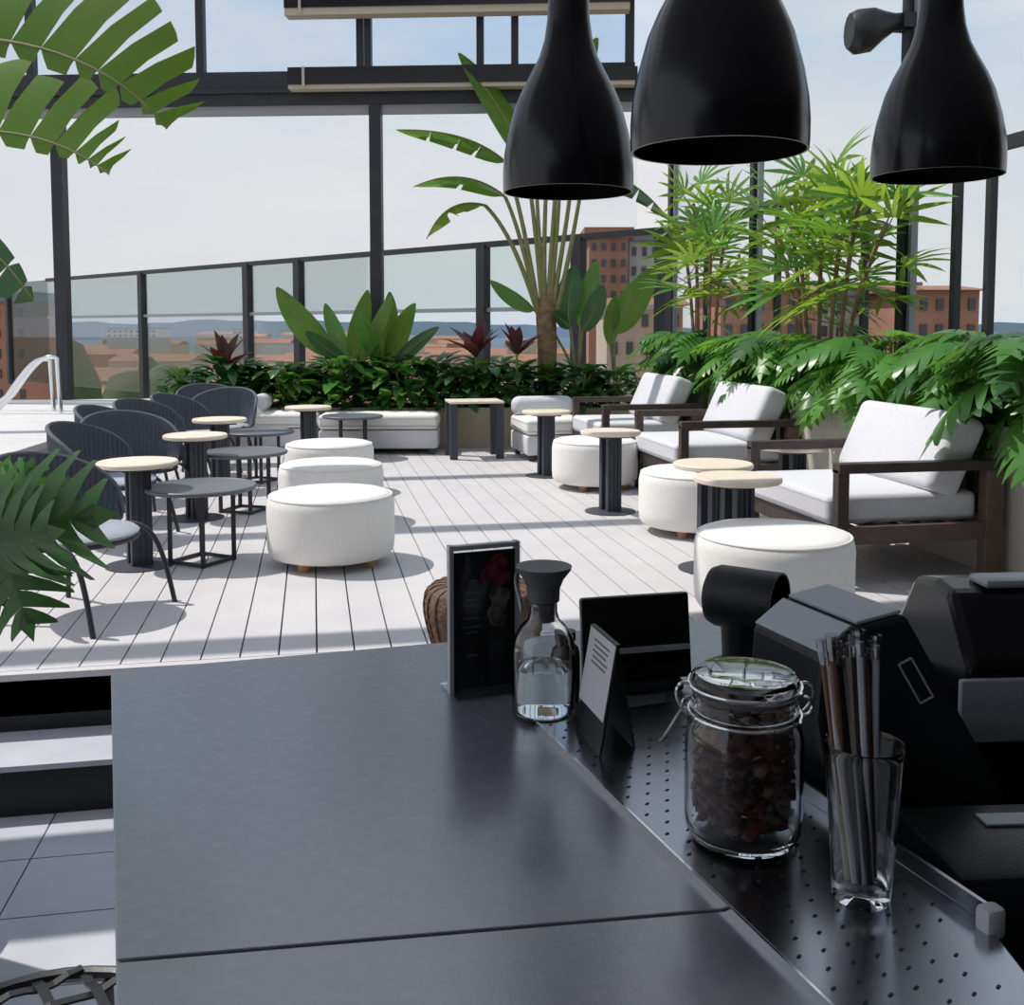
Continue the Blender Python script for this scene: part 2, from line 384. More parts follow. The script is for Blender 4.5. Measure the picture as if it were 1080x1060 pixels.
# right glass wall
wr = thing('wall_glazed_right', 'dark-framed glass wall along the right side behind the palms', 'glass wall', (XR, 11.2, 0)); wr['kind'] = 'structure'
o_ = Vector((XR, 11.2, 0))
obj('handrail', MB().bar((0, 0, zr), (0, -8.4, zr), .07, .075), 'steel_dark', wr)
tall = [708, 795, 953]; low = [745, 820, 912, 1007.5, 1043]
for x in tall:
    p = at_X(x, 300, XR); obj('post', MB().box((0, p.y-11.2, 3.2), (.08, .08, 6.4)), 'steel_dark', wr)
    obj('post', MB().box((.02, p.y-11.2-.07, 3.2), (.05, .04, 6.4)), 'strip_grey', wr)
for x in low:
    p = at_X(x, 300, XR); obj('post', MB().box((0, p.y-11.2, zr/2), (.05, .05, zr)), 'steel_dark', wr)
ys = sorted([at_X(x, 300, XR).y for x in tall+low]+[2.9, 11.2])
for a, b in zip(ys, ys[1:]):
    obj('pane', MB().box((0, (a+b)/2-11.2, zr/2), (.012, b-a, zr)), 'pane_side', wr)
yt = sorted([at_X(x, 300, XR).y for x in tall]+[2.9, 11.2])
for a, b in zip(yt, yt[1:]):
    obj('pane', MB().box((0, (a+b)/2-11.2, (zr+6.4)/2), (.012, b-a, 6.4-zr)), 'pane_side', wr)
# spotlights clamped to the tall post
pp = at_X(940, 33, XR); yp = at_X(953, 300, XR).y
sl = thing('spotlight', 'black spotlight with blocky head, clamped to tall post beside right lamp', 'spotlight', (XR-.05, yp, pp.z))
dl = at_d(884, 40, ray(915, 33).dot(fw)*0+ (pp-EP).dot(fw))-pp; L = dl.length; u = dl.normalized()
mb = MB(); sd = u.cross(ZZ).normalized()
prof = [(.0, .06), (.08, .065), (.16, .10), (.25, .15), (.36, .155), (.42, .12)]
q0 = Vector((0, 0, .02))
ring = [[q0+u*(d*L/.42*1.0)+(sd*math.cos(g)+ZZ*math.sin(g))*r*1.0-ZZ*(r*.35) for g in [2*math.pi*j/12 for j in range(12)]] for d, r in prof]
vs = [p for r_ in ring for p in r_]; n = 12
fs = [(i*n+j, i*n+(j+1)%n, (i+1)*n+(j+1)%n, (i+1)*n+j) for i in range(len(prof)-1) for j in range(n)]+[tuple(range(n)), tuple((len(prof)-1)*n+j for j in range(n))]
mb.add(vs, fs, True); obj('lamp_head', mb, 'black_plastic', sl)
obj('bracket', MB().box((0.0, 0, -.01), (.09, .16, .10)), 'black_plastic', sl)
p2 = at_X(926, 2, XR)
s2 = thing('spotlight', 'black spotlight cropped by the top edge, above the other one on the post', 'spotlight', (XR-.05, yp, p2.z+.06))
obj('lamp_head', MB().tube([Vector((0,0,0)), u*(.10), u*.16, u*.24], [.03, .035, .06, .05], 12), 'black_plastic', s2)
obj('bracket', MB().box((0, 0, 0), (.09, .16, .09)), 'black_plastic', s2)

# ------------------------------------------------------------------ city beyond
GZ = -24
struct('ground', MB().box((0, 1000, GZ-.5), (5200, 2300, 1)), 'town_ground')
mb = MB(); n = 60
for k in range(n):
    pass
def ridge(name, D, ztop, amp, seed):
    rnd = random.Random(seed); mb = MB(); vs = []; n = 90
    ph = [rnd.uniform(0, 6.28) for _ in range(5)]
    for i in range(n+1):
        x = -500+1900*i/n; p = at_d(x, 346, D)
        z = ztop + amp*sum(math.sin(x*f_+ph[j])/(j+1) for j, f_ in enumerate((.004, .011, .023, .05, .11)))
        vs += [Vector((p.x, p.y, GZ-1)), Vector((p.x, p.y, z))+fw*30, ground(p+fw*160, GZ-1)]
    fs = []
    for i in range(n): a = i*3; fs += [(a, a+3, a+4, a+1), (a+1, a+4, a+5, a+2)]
    mb.add(vs, fs, True); return struct(name, mb, 'hill_hazed')
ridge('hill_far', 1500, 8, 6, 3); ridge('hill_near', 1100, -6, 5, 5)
rnd = random.Random(21)
def building(label, px0, px1, ytop, ybot, D, wallm, roofm, rows=0, cols=0, group=None, gable=True, depth=None):
    a, b = at_d(px0, 346, D), at_d(px1, 346, D); ztop = at_d((px0+px1)/2, ytop, D).z; W = (b-a).length
    dp = depth or max(6, W*.8); c = ground((a+b)/2+fw*(dp/2), GZ)
    t = thing('building', label, 'building', c, -YAW, group)
    H = ztop-GZ
    obj('wall', MB().box((0, 0, H/2), (W, dp, H)), wallm, t)
    rh = min(2.5, W*.12)
    if gable: obj('roof', MB().prism([(-W/2-.4, -dp/2-.4, H), (-W/2-.4, dp/2+.4, H), (-W/2-.4, 0, H+rh)], (W+.8, 0, 0)), roofm, t)
    else: obj('roof', MB().box((0, 0, H+.3), (W+.6, dp+.6, .6)), roofm, t)
    if rows:
        vis = ztop-at_d(0, ybot, D).z
        for r_ in range(rows):
            for c_ in range(cols):
                obj('window', MB().box((-W/2+W*(c_+.5)/cols, -dp/2-.03, H-vis*(r_+.55)/rows), (W/cols*.42, .12, vis/rows*.45)), 'win_glass', t)
    return t
building('brick apartment block with grey roof and rows of windows, beyond the far left fence post', -8, 28, 318, 425, 62, 'brick', 'grey_roof', 5, 3, gable=False, depth=3.9)
building('terracotta house wall at the left edge behind the pool ladder', -75, -30, 335, 425, 70, 'brick', 'terracotta_roof', 4, 3)
building('tall brick tower block with small windows along its top, beyond the fence corner', 621, 662, 251, 335, 60, 'brick', 'terracotta_roof', 5, 4, gable=False)
building('grey-green block right of the tall brick tower', 663, 695, 254, 335, 63, 'pale_wall', 'grey_roof', 4, 3, gable=False)
building('low terracotta house in front of the brick tower', 640, 720, 322, 380, 48, 'render_wall', 'terracotta_roof', 2, 5)
building('brick house seen through the glass wall behind the palms', 760, 860, 306, 360, 42, 'brick', 'terracotta_roof', 2, 6)
building('low brick house behind the glass wall, right of the tall palm', 965, 1032, 306, 360, 40, 'brick', 'terracotta_roof', 2, 4)
building('pale long block seen through the glass wall beside the tall palm', 860, 962, 312, 360, 46, 'pale_wall', 'grey_roof', 2, 6, gable=False, depth=4)
building('wide pale apartment slab on the skyline left of the second fence post', 112, 165, 347, 356, 520, 'pale_wall', 'grey_roof', 2, 9, gable=False)
building('narrow tower on the skyline behind the third fence post', 245, 262, 348, 358, 560, 'pale_wall', 'grey_roof', 2, 3, gable=False)
placed = []
def free(p, r):
    for q, r2 in placed:
        if abs(q.x-p.x)+abs(q.y-p.y) < (r+r2)*1.5: return False
    placed.append((p, r)); return True
for px0, px1, D in ((-8, 28, 62), (-75, -30, 70), (621, 662, 60), (663, 695, 63), (640, 720, 48), (112, 165, 520), (245, 262, 560)):
    q = at_d((px0+px1)/2, 346, D); W_ = (px1-px0)/F*D; placed.append((q+fw*W_/2, W_*.9))
tsp = []
for px, py, D, h in ((20, 398, 58, 4), (52, 400, 75, 5), (95, 383, 80, 7), (118, 394, 98, 8), (140, 384, 120, 7.5), (158, 392, 140, 6), (88, 405, 112, 7)):
    p = at_d(px, 346, D)
    if free(p, h*.9): tsp.append((px, py, D, h))
done = 0
while done < 190:
    D = 150*(6.5**rnd.random()); px = rnd.uniform(-20, 720) if D < 420 else rnd.uniform(-20, 640)
    wm = rnd.uniform(12, 26)*(1+D/900); hz = rnd.uniform(7, 15)+max(0, (D-400)/80)*rnd.random(); p = at_d(px, 346, D)
    done += 1
    if not free(p+fw*wm*.4, wm*.62): continue
    yt_ = 346+(EYE-(GZ+hz))/D*F; h_ = wm*F/D/2
    building('small terracotta-roofed house among the distant rooftops beyond the glass', px-h_, px+h_, yt_, yt_+8, D, rnd.choice(['render_wall', 'pale_wall', 'brick', 'render_wall']), 'terracotta_roof', 0, 0, 'distant town houses')
def crown_mesh():
    mb = MB()
    for _ in range(7): mb.sphere((random.uniform(-.5, .5), random.uniform(-.5, .5), random.uniform(.5, 1.3)), random.uniform(.4, .65), 2, .12)
    return mb.mesh('crown')
crowns = [crown_mesh() for _ in range(3)]
for c_ in crowns: c_.materials.append(M['tree_crown'])
tr_m = MB().tube([(0,0,0), (0,0,.7)], [.09, .06], 6).mesh('trunk'); tr_m.materials.append(M['trunk'])
for k in range(90):
    px, D, h = rnd.uniform(-10, 620), 140*(5**rnd.random()), rnd.uniform(4, 8)
    if free(at_d(px, 346, D), h*.8): tsp.append((px, None, D, h))
for k, (px, py, D, h) in enumerate(tsp):
    p = at_d(px, 346, D); z = at_d(px, py, D).z-h*1.6 if py else GZ
    z = max(z, GZ)
    t = thing('tree', 'leafy green tree in the town below, seen through the lower fence glass' if py else 'small dark tree between the distant rooftops', 'tree', ground(p, GZ), random.uniform(0, 6), 'town trees near the fence' if py else 'distant town trees')
    hh = (z-GZ)+h*1.6 if py else h*1.4
    t.scale = (h*.75, h*.75, hh/1.75)
    o = bpy.data.objects.new('crown', crowns[k % 3]); link(o, t)
    o = bpy.data.objects.new('trunk', tr_m); link(o, t)

# ------------------------------------------------------------------ poufs
def make_pouf(label, loc):
    t = thing('pouf', label, 'pouf', loc, 0, 'white round poufs')
    prof = [(.0001, .045), (.29, .045), (.325, .055), (.345, .085), (.35, .14), (.35, .33), (.343, .368), (.325, .39), (.305, .398), (.2, .405), (.0001, .408)]
    obj('cushion', MB().lathe(prof, 64), 'white_fabric', t)
    seam = MB().tube([(.335*math.cos(a), .335*math.sin(a), .382) for a in [2*math.pi*k/64 for k in range(65)]], .005, 6, False)
    obj('piping', seam, 'white_fabric', t)
    for k in range(4):
        a = math.pi/4+k*math.pi/2+.15
        obj('foot', MB().lathe([(.028, 0), (.036, .05)], 16, (.25*math.cos(a), .25*math.sin(a), 0)), 'wood_orange', t)
    return t
def centre(px, pyfront, r=.35): # centre of a round thing from the pixel of its front foot
    p = at_z(px, pyfront, 0); d = ground(p).normalized(); return ground(p + d*r)
pf = [((350, 609), 'white round pouf nearest of the three in the left row'), ((350, 560), 'white round pouf in the middle of the left row'), ((348, 526), 'white round pouf farthest of the left row, by the pale sofa'),
      ((814, 676), 'large white pouf in front of the near dark-framed armchair'), ((731, 572), 'white pouf beside the middle pair of wood-topped tables on the right'), ((627, 521), 'white pouf behind the two-panel table, right of centre')]
p0 = None
for (px, py), lab in pf:
    c = centre(px, py)
    if p0 is None: p0 = make_pouf(lab, c)
    else: dup(p0, c, 0, lab)

# ------------------------------------------------------------------ wood-topped pedestal tables
def make_table(label, loc, rz):
    t = thing('pedestal_table', label, 'table', loc, rz, 'round wood-topped pedestal tables')
    obj('table_top', MB().lathe([(.0001, .55), (.205, .55), (.213, .556), (.213, .572), (.207, .578), (.0001, .578)], 48), 'wood_pale', t)
    obj('under_plate', MB().box((0, 0, .54), (.2, .2, .02)), 'table_leg', t)
    for s in (-1, 1):
        mb = MB().box((0, s*.045, .27), (.11, .035, .53))
        for q in (-.03, 0, .03): mb.box((q, s*.066, .27), (.012, .008, .50))
        obj('pedestal_panel', mb, 'table_leg', t)
    obj('base_plate', MB().lathe([(.0001, 0), (.18, 0), (.18, .006), (.06, .014), (.0001, .014)], 40), 'table_leg', t)
    return t
tb = [(145, 488.5, .4, 'round wood-topped table nearest the counter on the left, in front of two rope chairs'),
      (206, 460, .5, 'second wood-topped pedestal table of the left row, behind the first'),
      (231.5, 443, .5, 'third wood-topped pedestal table of the left row, among the rope chairs'),
      (325, 430, .4, 'wood-topped table at the end of left row, beside pale daybed'),
      (644, 456, .25, 'wood-topped table with two dark panels, beside pouf right of centre'),
      (778, 505, .3, 'wood-topped table just behind large right pouf, front one of the pair'),
      (752, 490.5, .3, 'wood-topped table at the rear of the pair, over the middle right pouf'),
      (576, 434.5, .25, 'wood-topped table in front of the square pale sofa module'),
      (836, 471.5, .3, 'wood-topped table between the near and the middle armchair')]
t0 = None
for px, py, rz, lab in tb:
    p = ground(at_z(px, py, .565))
    if t0 is None: t0 = make_table(lab, p, rz)
    else: dup(t0, p, rz, lab)
# square end table between planter and sofas
p = ground(at_z(500, 422, .575))
t = thing('end_table', 'square pale-topped end table with thick dark legs against tan planter', 'table', p, -.0)
obj('table_top', MB().box((0, 0, .565), (.54, .44, .022)), 'wood_pale', t, .003)
for x in (-1, 1):
    for y in (-1, 1): obj('leg', MB().box((x*.232, y*.18, .277), (.072, .06, .554)), 'table_leg', t)
# grey round side tables on tube frames
def make_side(label, loc, rz):
    t = thing('side_table', label, 'side table', loc, rz, 'grey round metal side tables')
    obj('table_top', MB().lathe([(.0001, .405), (.29, .405), (.302, .412), (.302, .425), (.296, .430), (.288, .424), (.0001, .424)], 56), 'table_grey', t)
    for k in range(4):
        a = k*math.pi/2; q = Vector((.17*math.cos(a), .17*math.sin(a), 0)); q2 = Vector((.17*math.cos(a+math.pi/2), .17*math.sin(a+math.pi/2), 0))
        obj('leg', MB().box(q+ZZ*.205, (.025, .025, .41), rz=a), 'chair_metal', t)
        obj('rail', MB().bar(q+ZZ*.012, q2+ZZ*.012, .016, .016), 'chair_metal', t)
    return t
s0 = None
for px, py, rz, lab in ((212, 513.5, -1.45, 'grey round side table nearest, in front of the left row of poufs'), (257.5, 477, -1.3, 'grey round side table second of the row, behind the nearest one'),
                        (272, 455.5, -1.4, 'grey round side table third of the row, left of the farthest pouf'), (372, 439, -.8, 'grey round side table in front of the long pale sofa')):
    p = ground(at_z(px, py, .42))
    if s0 is None: s0 = make_side(lab, p, rz)
    else: dup(s0, p, rz, lab)

# ------------------------------------------------------------------ rope chairs
def make_chair(label, loc, rz):
    t = thing('rope_chair', label, 'chair', loc, rz, 'dark grey rope chairs')
    # seat (faces +X)
    prof = [(.0001, .355), (.23, .355), (.262, .365), (.27, .378), (.255, .39), (.15, .392), (.0001, .388)]
    mb = MB().lathe(prof, 40)
    for v in mb.v: v.x = v.x*1.0 + .03
    obj('seat', mb, 'seat_pad', t)
    # woven wrap-around back, ribbed by its cords
    A = R(92); n = 144; rows = 9; vs = []; fs = []
    def top(g): return .40+.315*max(0, math.cos(g/A*math.pi/2))**.38
    for side, off in ((0, 0), (1, -.014)):
        for i in range(n+1):
            g = -A+2*A*i/n; rib = .0042*math.cos(i*math.pi/2) if True else 0
            for k in range(rows+1):
                s = k/rows; z = .36+(top(g)-.36)*s; r = .275+.055*s+.02*math.sin(s*math.pi)+off+rib*(1 if side == 0 else -1)
                vs.append((-r*math.cos(g)*1.0+.02, r*math.sin(g)*1.02, z))
        b = side*(n+1)*(rows+1)
        for i in range(n):
            for k in range(rows):
                q = b+i*(rows+1)+k; fs.append((q, q+rows+1, q+rows+2, q+1))
    obj('backrest', MB().add(vs, fs, True), 'rope', t)
    rim = []
    for i in range(49):
        g = -A+2*A*i/48; r = .33; rim.append((-r*math.cos(g)+.02, r*math.sin(g)*1.02, top(g)+.004))
    obj('rim', MB().tube(rim, .013, 8), 'rope', t)
    obj('seat_ring', MB().tube([(.27*math.cos(a)+.02, .27*math.sin(a), .352) for a in [2*math.pi*k/40 for k in range(41)]], .011, 8, False), 'chair_metal', t)
    for sx in (-1, 1):
        for sy in (-1, 1):
            if sx > 0: pts = bez([(.06, sy*.255, .372), (.24, sy*.28, .40), (.27, sy*.285, .30), (.33, sy*.30, .0)], 12)
            else: pts = [(-.16, sy*.18, .36), (-.19, sy*.215, .18), (-.215, sy*.24, .0)]
            obj('leg', MB().tube(pts, .012, 8), 'chair_metal', t)
    return t
ch = [(at_z(75, 565, .36), -.45, 'dark rope chair nearest the counter, half hidden by green leaves at left edge'),
      (at_d(110, 470, 6.2), -.25, 'rope chair with broad rounded back, left of the nearest wood-topped table'),
      (at_d(140, 465, 6.88), -1.0, 'rope chair turned towards the camera, just behind the nearest wood-topped table'),
      (at_d(128, 450, 7.56), -.3, 'rope chair mostly hidden, its rim showing left of the fourth back'),
      (at_d(165, 445, 8.22), -.5, 'rope chair behind the turned one, left of the second wood-topped table'),
      (at_d(200, 435, 8.92), -.4, 'rope chair left one of the overlapping pair near the third wood-topped table'),
      (at_d(233, 436, 9.65), -1.9, 'rope chair right one of the overlapping pair near the third wood-topped table'),
      (at_d(222, 425, 10.36), -1.2, 'rope chair farthest back, only its rim showing above the pair')]
c0 = None
for p, rz, lab in ch:
    p = ground(p)
    if c0 is None: c0 = make_chair(lab, p, rz)
    else: dup(c0, p, rz, lab)

# ------------------------------------------------------------------ dark-framed armchairs (face -X)
def make_armchair(label, loc):
    t = thing('armchair', label, 'armchair', loc, 0, 'dark wood lounge armchairs')
    W, Dp = 1.10, .92      # y from 0 (near) to W, x from 0 (front) to Dp
    for y, nm in ((.035, 'near'), (W-.035, 'far')):
        mb = MB()
        mb.box((.03, y, .30), (.06, .06, .60)); mb.box((Dp/2, y, .605), (Dp, .075, .05))
        obj('arm_frame', mb, 'wood_dark', t, .004)
        obj('leg', MB().box((Dp-.05, y, .29), (.10, .07, .58)), 'wood_brown', t, .004)
        obj('side_rail', MB().box((Dp/2, y, .265), (Dp-.12, .045, .09)), 'wood_brown', t, .004)
    obj('front_rail', MB().box((.03, W/2, .265), (.045, W-.13, .09)), 'wood_dark', t, .004)
    mb = MB()
    for k in range(7): mb.box((Dp-.03, W*(k+.5)/7, .45), (.02, .05, .26))
    mb.box((Dp-.03, W/2, .57), (.03, W-.13, .04)); mb.box((Dp-.03, W/2, .30), (.03, W-.13, .08))
    obj('back_frame', mb, 'wood_dark', t)
    mb = MB()
    for k in range(6): mb.box((.1+.13*k, W/2, .297), (.06, W-.14, .018))
    obj('seat_slats', mb, 'wood_dark', t)
    obj('seat_cushion', MB().rbox((.40, W/2, .385), (.84, W-.15, .15), .035, 4, puff=.012), 'pale_grey_fabric', t)
    m = Matrix.Rotation(R(24), 4, 'Y')
    obj('back_cushion', MB().rbox((.70, W/2, .645), (.19, W-.13, .44), .05, 4, m=m), 'pale_grey_fabric', t)
    return t
XA = 2.56
a0 = make_armchair('dark wood armchair with pale grey cushions, nearest on the right', (XA-.02, 4.61, 0))
dup(a0, (XA+.02, 6.92, 0), 0, 'dark wood armchair with pale cushions, middle one of three on the right')
dup(a0, (XA-.08, 8.58, 0), 0, 'dark wood armchair with pale cushions, farthest of three, by the sofa module')

# ------------------------------------------------------------------ pale sofas at the back
def sofa_parts(t, W, D, legs=True):
    obj('base', MB().rbox((0, 0, .155), (W, D, .19), .02, 3), 'pale_grey_fabric', t)
    obj('seat_cushion', MB().rbox((0, 0, .335), (W+.01, D+.01, .155), .045, 4, puff=.012), 'white_fabric', t)
    for x in (-1, 1):
        for y in (-1, 1): obj('leg', MB().box((x*(W/2-.06), y*(D/2-.06), .03), (.05, .05, .062)), 'table_leg', t)
def front_c(px0, px1, pyb, D): # centre of a thing whose front-bottom edge spans px0..px1
    a, b = at_z(px0, pyb, 0), at_z(px1, pyb, 0); return ground((a+b)/2+Vector((0, D/2, 0))), (b-a).length
c, W = front_c(341, 467, 480, .62)
t = thing('sofa', 'long pale backless sofa in front of the banana plants at the back', 'sofa', c, R(-9.5)); sofa_parts(t, W, .56)
c, W = front_c(255, 338, 478, .62)
t = thing('daybed', 'white daybed with raised head end beside the farthest rope chairs', 'daybed', c, R(-9.5)); sofa_parts(t, W, .56)
obj('headrest', MB().rbox((-W/2+.12, 0, .47), (.34, .54, .11), .04, 4, m=Matrix.Rotation(R(38), 4, 'Y')), 'white_fabric', t)
pb = at_d(276, 431, (c-EP).dot(fw)-.05)
b = obj('bolster', MB().lathe([(.0001, -.19), (.06, -.188), (.085, -.17), (.09, -.13), (.09, .13), (.085, .17), (.06, .188), (.0001, .19)], 32, m=Matrix.Rotation(R(90), 4, 'X')), 'pale_grey_fabric')
b.location = (pb.x, pb.y, .515); b.rotation_euler = (0, 0, R(-9)); tag(b, 'round pale bolster cushion lying on the white daybed', 'cushion')
pa, pb_, pc = at_z(557, 489, 0), at_z(533, 480, 0), at_z(640, 484, 0)
c = ground(pa+Vector((.31, .48, 0)))
t = thing('sofa_module', 'square pale sofa module with a bolster back, behind right tables', 'sofa', c, R(2)); sofa_parts(t, .62, .72)
obj('back_bolster', MB().rbox((0, .24, .50), (.64, .24, .20), .08, 5), 'pale_grey_fabric', t)

# ------------------------------------------------------------------ planters
YB = 10.95
def planter(label, c, d, m, group):
    t = thing('planter_box', label, 'planter', (c[0], c[1], 0), 0, group); x, y, h = d; th = .03
    mb = MB(); mb.box((0, -y/2+th/2, h/2), (x, th, h)); mb.box((0, y/2-th/2, h/2), (x, th, h)); mb.box((-x/2+th/2, 0, h/2), (th, y-2*th, h)); mb.box((x/2-th/2, 0, h/2), (th, y-2*th, h))
    mb.box((0, 0, .02), (x-2*th, y-2*th, .04))
    obj('box', mb, m, t); obj('soil', MB().box((0, 0, h/2-.02), (x-2*th, y-2*th, h-.06)), 'soil', t); return t
DPL, RPL = 11.36, R(-9.5)
for px0, px1, lab in ((170, 300, 'tan planter box at left end of the back row, behind the white daybed'), (301, 425, 'tan planter box behind the long pale sofa'),
                      (426, 548, 'tan planter box behind the square end table'), (549, 664, 'tan planter box behind the square sofa module')):
    q0, q1 = ground(at_d(px0, 400, DPL)), ground(at_d(px1, 400, DPL)); c = (q0+q1)/2
    t = planter(lab, (c.x, c.y), ((q1-q0).length-.02, .62, .44), 'planter_tan', 'tan planters along the back'); t.rotation_euler.z = -YAW
rp = [(4.25, 5.55, 'beige planter box behind the near armchair'), (5.85, 7.15, 'beige planter box between the near and the middle armchair'), (7.45, 8.75, 'beige planter box behind and beyond the middle armchair'), (8.95, 10.3, 'beige planter box behind the farthest armchair')]
for y0, y1, lab in rp: planter(lab, (3.79, (y0+y1)/2), (.56, y1-y0, .79), 'planter', 'beige planters along the right')

# ------------------------------------------------------------------ leaves
def lobed(L, W, n=6, droop=.35, rows_=((0, 0), (.45, .04), (.78, .30), (1.0, .85)), fwd=.30, cup=.12):
    mb = MB(); vs = []; fs = []
    def mid(t): return Vector((t*L, 0, -droop*L*t*t))
    def env(t): return W*(math.sin(math.pi*min(1, .16+.84*t)**.85))**.5*(1-.15*t)
    for s in (-1, 1):
        for i in range(n):
            ta, tb_ = i/n*.96-.0, (i+1)/n*.96; tm = (ta+tb_)/2; wd = env(tm); rows = []
            for q, g in rows_:
                f = (fwd-.9*max(0, .25-tm))*wd*q*(1+.4*q)/L; a_, b_ = ta+(tb_-ta)*g/2+f, tb_-(tb_-ta)*g/2+f
                y = s*wd*q; zz = cup*wd*math.sin(q*2.0)-.42*wd*q*q
                rows.append((mid(a_)+Vector((0, y, zz)), mid(b_)+Vector((0, y, zz))))
            o = len(vs); k_ = len(rows)
            for a_, b_ in rows: vs += [a_, b_]
            for k in range(k_-1): fs.append((o+2*k, o+2*k+1, o+2*k+3, o+2*k+2))
    mb.add(vs, fs, True)
    w0 = env(.93)*.5; mb.add([mid(.96)+Vector((0,-w0,-.05*w0)), mid(1.16), mid(.96)+Vector((0,w0,-.05*w0)), mid(.8)], [(0,1,3), (3,1,2)], True)
    return mb
DEEP = ((0, 0), (.35, .06), (.70, .35), (1.0, .80))
def paddle(P, W, up, fold=.25, strips=None, n=24, gap=.02, side=(1, 1), pw_=.6, lean=.12, jit=0):
    mb = MB(); C_ = bez(P, n); up = Vector(up).normalized()
    def wid(t): return W*max(.02, math.sin(math.pi*min(1, max(0, t))**.8))**pw_
    bounds = strips or [0, 1]
    for s in (0, 1):
        if not side[s]: continue
        sg = 1 if s else -1
        for a, b in zip(bounds, bounds[1:]):
            m = max(2, int((b-a)*n)); jj = 1+random.uniform(-jit, jit); vs = []; fs = []
            for i in range(m+1):
                t = a+(b-a)*i/m; k = min(n, t*n); j = int(min(n-1, k)); c = C_[j].lerp(C_[j+1], k-j); tg = (C_[j+1]-C_[j]).normalized()
                sd = tg.cross(up).normalized()*sg; u2 = sd.cross(tg)*sg
                e = (t-a)/(b-a); sh = 0
                if strips: sh = (gap*(1-2*e))     # outer edge narrows, leaving tears
                w_ = wid(t)*side[s]*jj
                for q in (0, .5, 1.0):
                    vs.append(c+sd*(w_*q)*math.cos(fold)+u2*(w_*(q*math.sin(fold)-.22*q*q))+tg*(sh*q+lean*w_*q))
            for i in range(m):
                for q in range(2): o = i*3+q; fs.append((o, o+1, o+4, o+3))
            mb.add(vs, fs, True)
    return mb
def midrib(P, r0, r1, n=14): return MB().tube(bez(P, n), [r0+(r1-r0)*i/n for i in range(n+1)], 6)
def ovate(mb, base, d, L, W, up, bend=.2):
    d = d.normalized(); s = d.cross(up)
    s = s.normalized() if s.length > 1e-4 else Vector((1, 0, 0)); u = s.cross(d)
    pr = [(0, .05), (.25, .8), (.55, 1), (.8, .6), (1, .04)]; vs = []
    for t, w_ in pr:
        c = base+d*(t*L)-u*(bend*L*t*t); vs += [c-s*(W*w_)+u*(W*.25*w_), c, c+s*(W*w_)+u*(W*.25*w_)]
    fs = []
    for i in range(4): o = i*3; fs += [(o, o+1, o+4, o+3), (o+1, o+2, o+5, o+4)]
    mb.add(vs, fs, True)

# monstera / philodendron clumps along the right planters
LM = {}
for nm, m_ in (('a', 'leaf_mid'), ('b', 'leaf_dark'), ('c', 'leaf_bright')):
    for k, (L, W, dr) in enumerate(((.30, .165, .45), (.27, .15, .25), (.34, .17, .65))):
        me = lobed(L, W, 6 if k else 7, dr).mesh('leaf'); me.materials.append(M[m_]); LM[nm+str(k)] = me
def clump(label, loc, rad, hgt, nleaf, mix, group, seed, scale=1.0, cat='plant', lean=Vector((0,0,0)), nm='split_leaf_plant'):
    rn = random.Random(seed); t = thing(nm, label, cat, loc, 0, group); st = MB()
    for k in range(nleaf):
        a = 2.399*k+rn.uniform(-.3, .3); e = (k+.5)/nleaf
        el = R(82-78*e+rn.uniform(-8, 8)); rr = rad*(.35+.65*e)*rn.uniform(.8, 1.1)
        q = Vector((math.cos(a)*rr*.55, math.sin(a)*rr*.62, hgt*(1.0-.8*e**1.3)*rn.uniform(.88, 1.08)))+lean*(1-e)
        if q.x > .02: q.x *= .35
        st.tube(bez([(0, 0, 0), (q.x*.25, q.y*.25, q.z*.8), q], 6), [.010*scale]*3+[.006*scale]*4, 5)
        me = LM[rn.choice(mix)+str(rn.randrange(3))]
        o = bpy.data.objects.new('leaf', me); link(o, t); o.location = q
        yaw_ = a+rn.uniform(-.35, .35)
        if math.cos(yaw_) > .1: yaw_ = math.pi-yaw_ if rn.random() < .6 else math.copysign(math.pi/2, math.sin(yaw_))
        o.rotation_euler = (rn.uniform(-.35, .35), -el*.5+.45, yaw_); s_ = scale*rn.uniform(.8, 1.15); o.scale = (s_, s_, s_)
    obj('stems', st, 'stalk', t)
    return t
Yc = [4.55, 5.2, 6.1, 6.85, 7.65, 8.4, 9.2, 9.95]
labs = ['big split-leaf plant nearest on the right edge, above the near planter box', 'split-leaf plant behind the back cushion of the near armchair', 'split-leaf plant spilling over the planter between near and middle armchairs',
        'bright split-leaf plant behind the middle armchair, below the tall palm', 'split-leaf plant above the planter corner, left of the tall palm trunk', 'drooping split-leaf plant over the middle of the right planter row',
        'split-leaf plant behind the farthest armchair', 'split-leaf plant at the far end of the right planter row']
for k, y in enumerate(Yc):
    clump(labs[k], (3.76+(.06 if k % 2 else -.05), y, .77), .54, .47 if k else .52, 36, ['aab', 'ab', 'aac', 'cca', 'acb', 'aac', 'abc', 'aab'][k], 'split-leaf plants in the right planters', 40+k, 1.06 if k else 1.25, lean=Vector((-.10, 0, 0)))
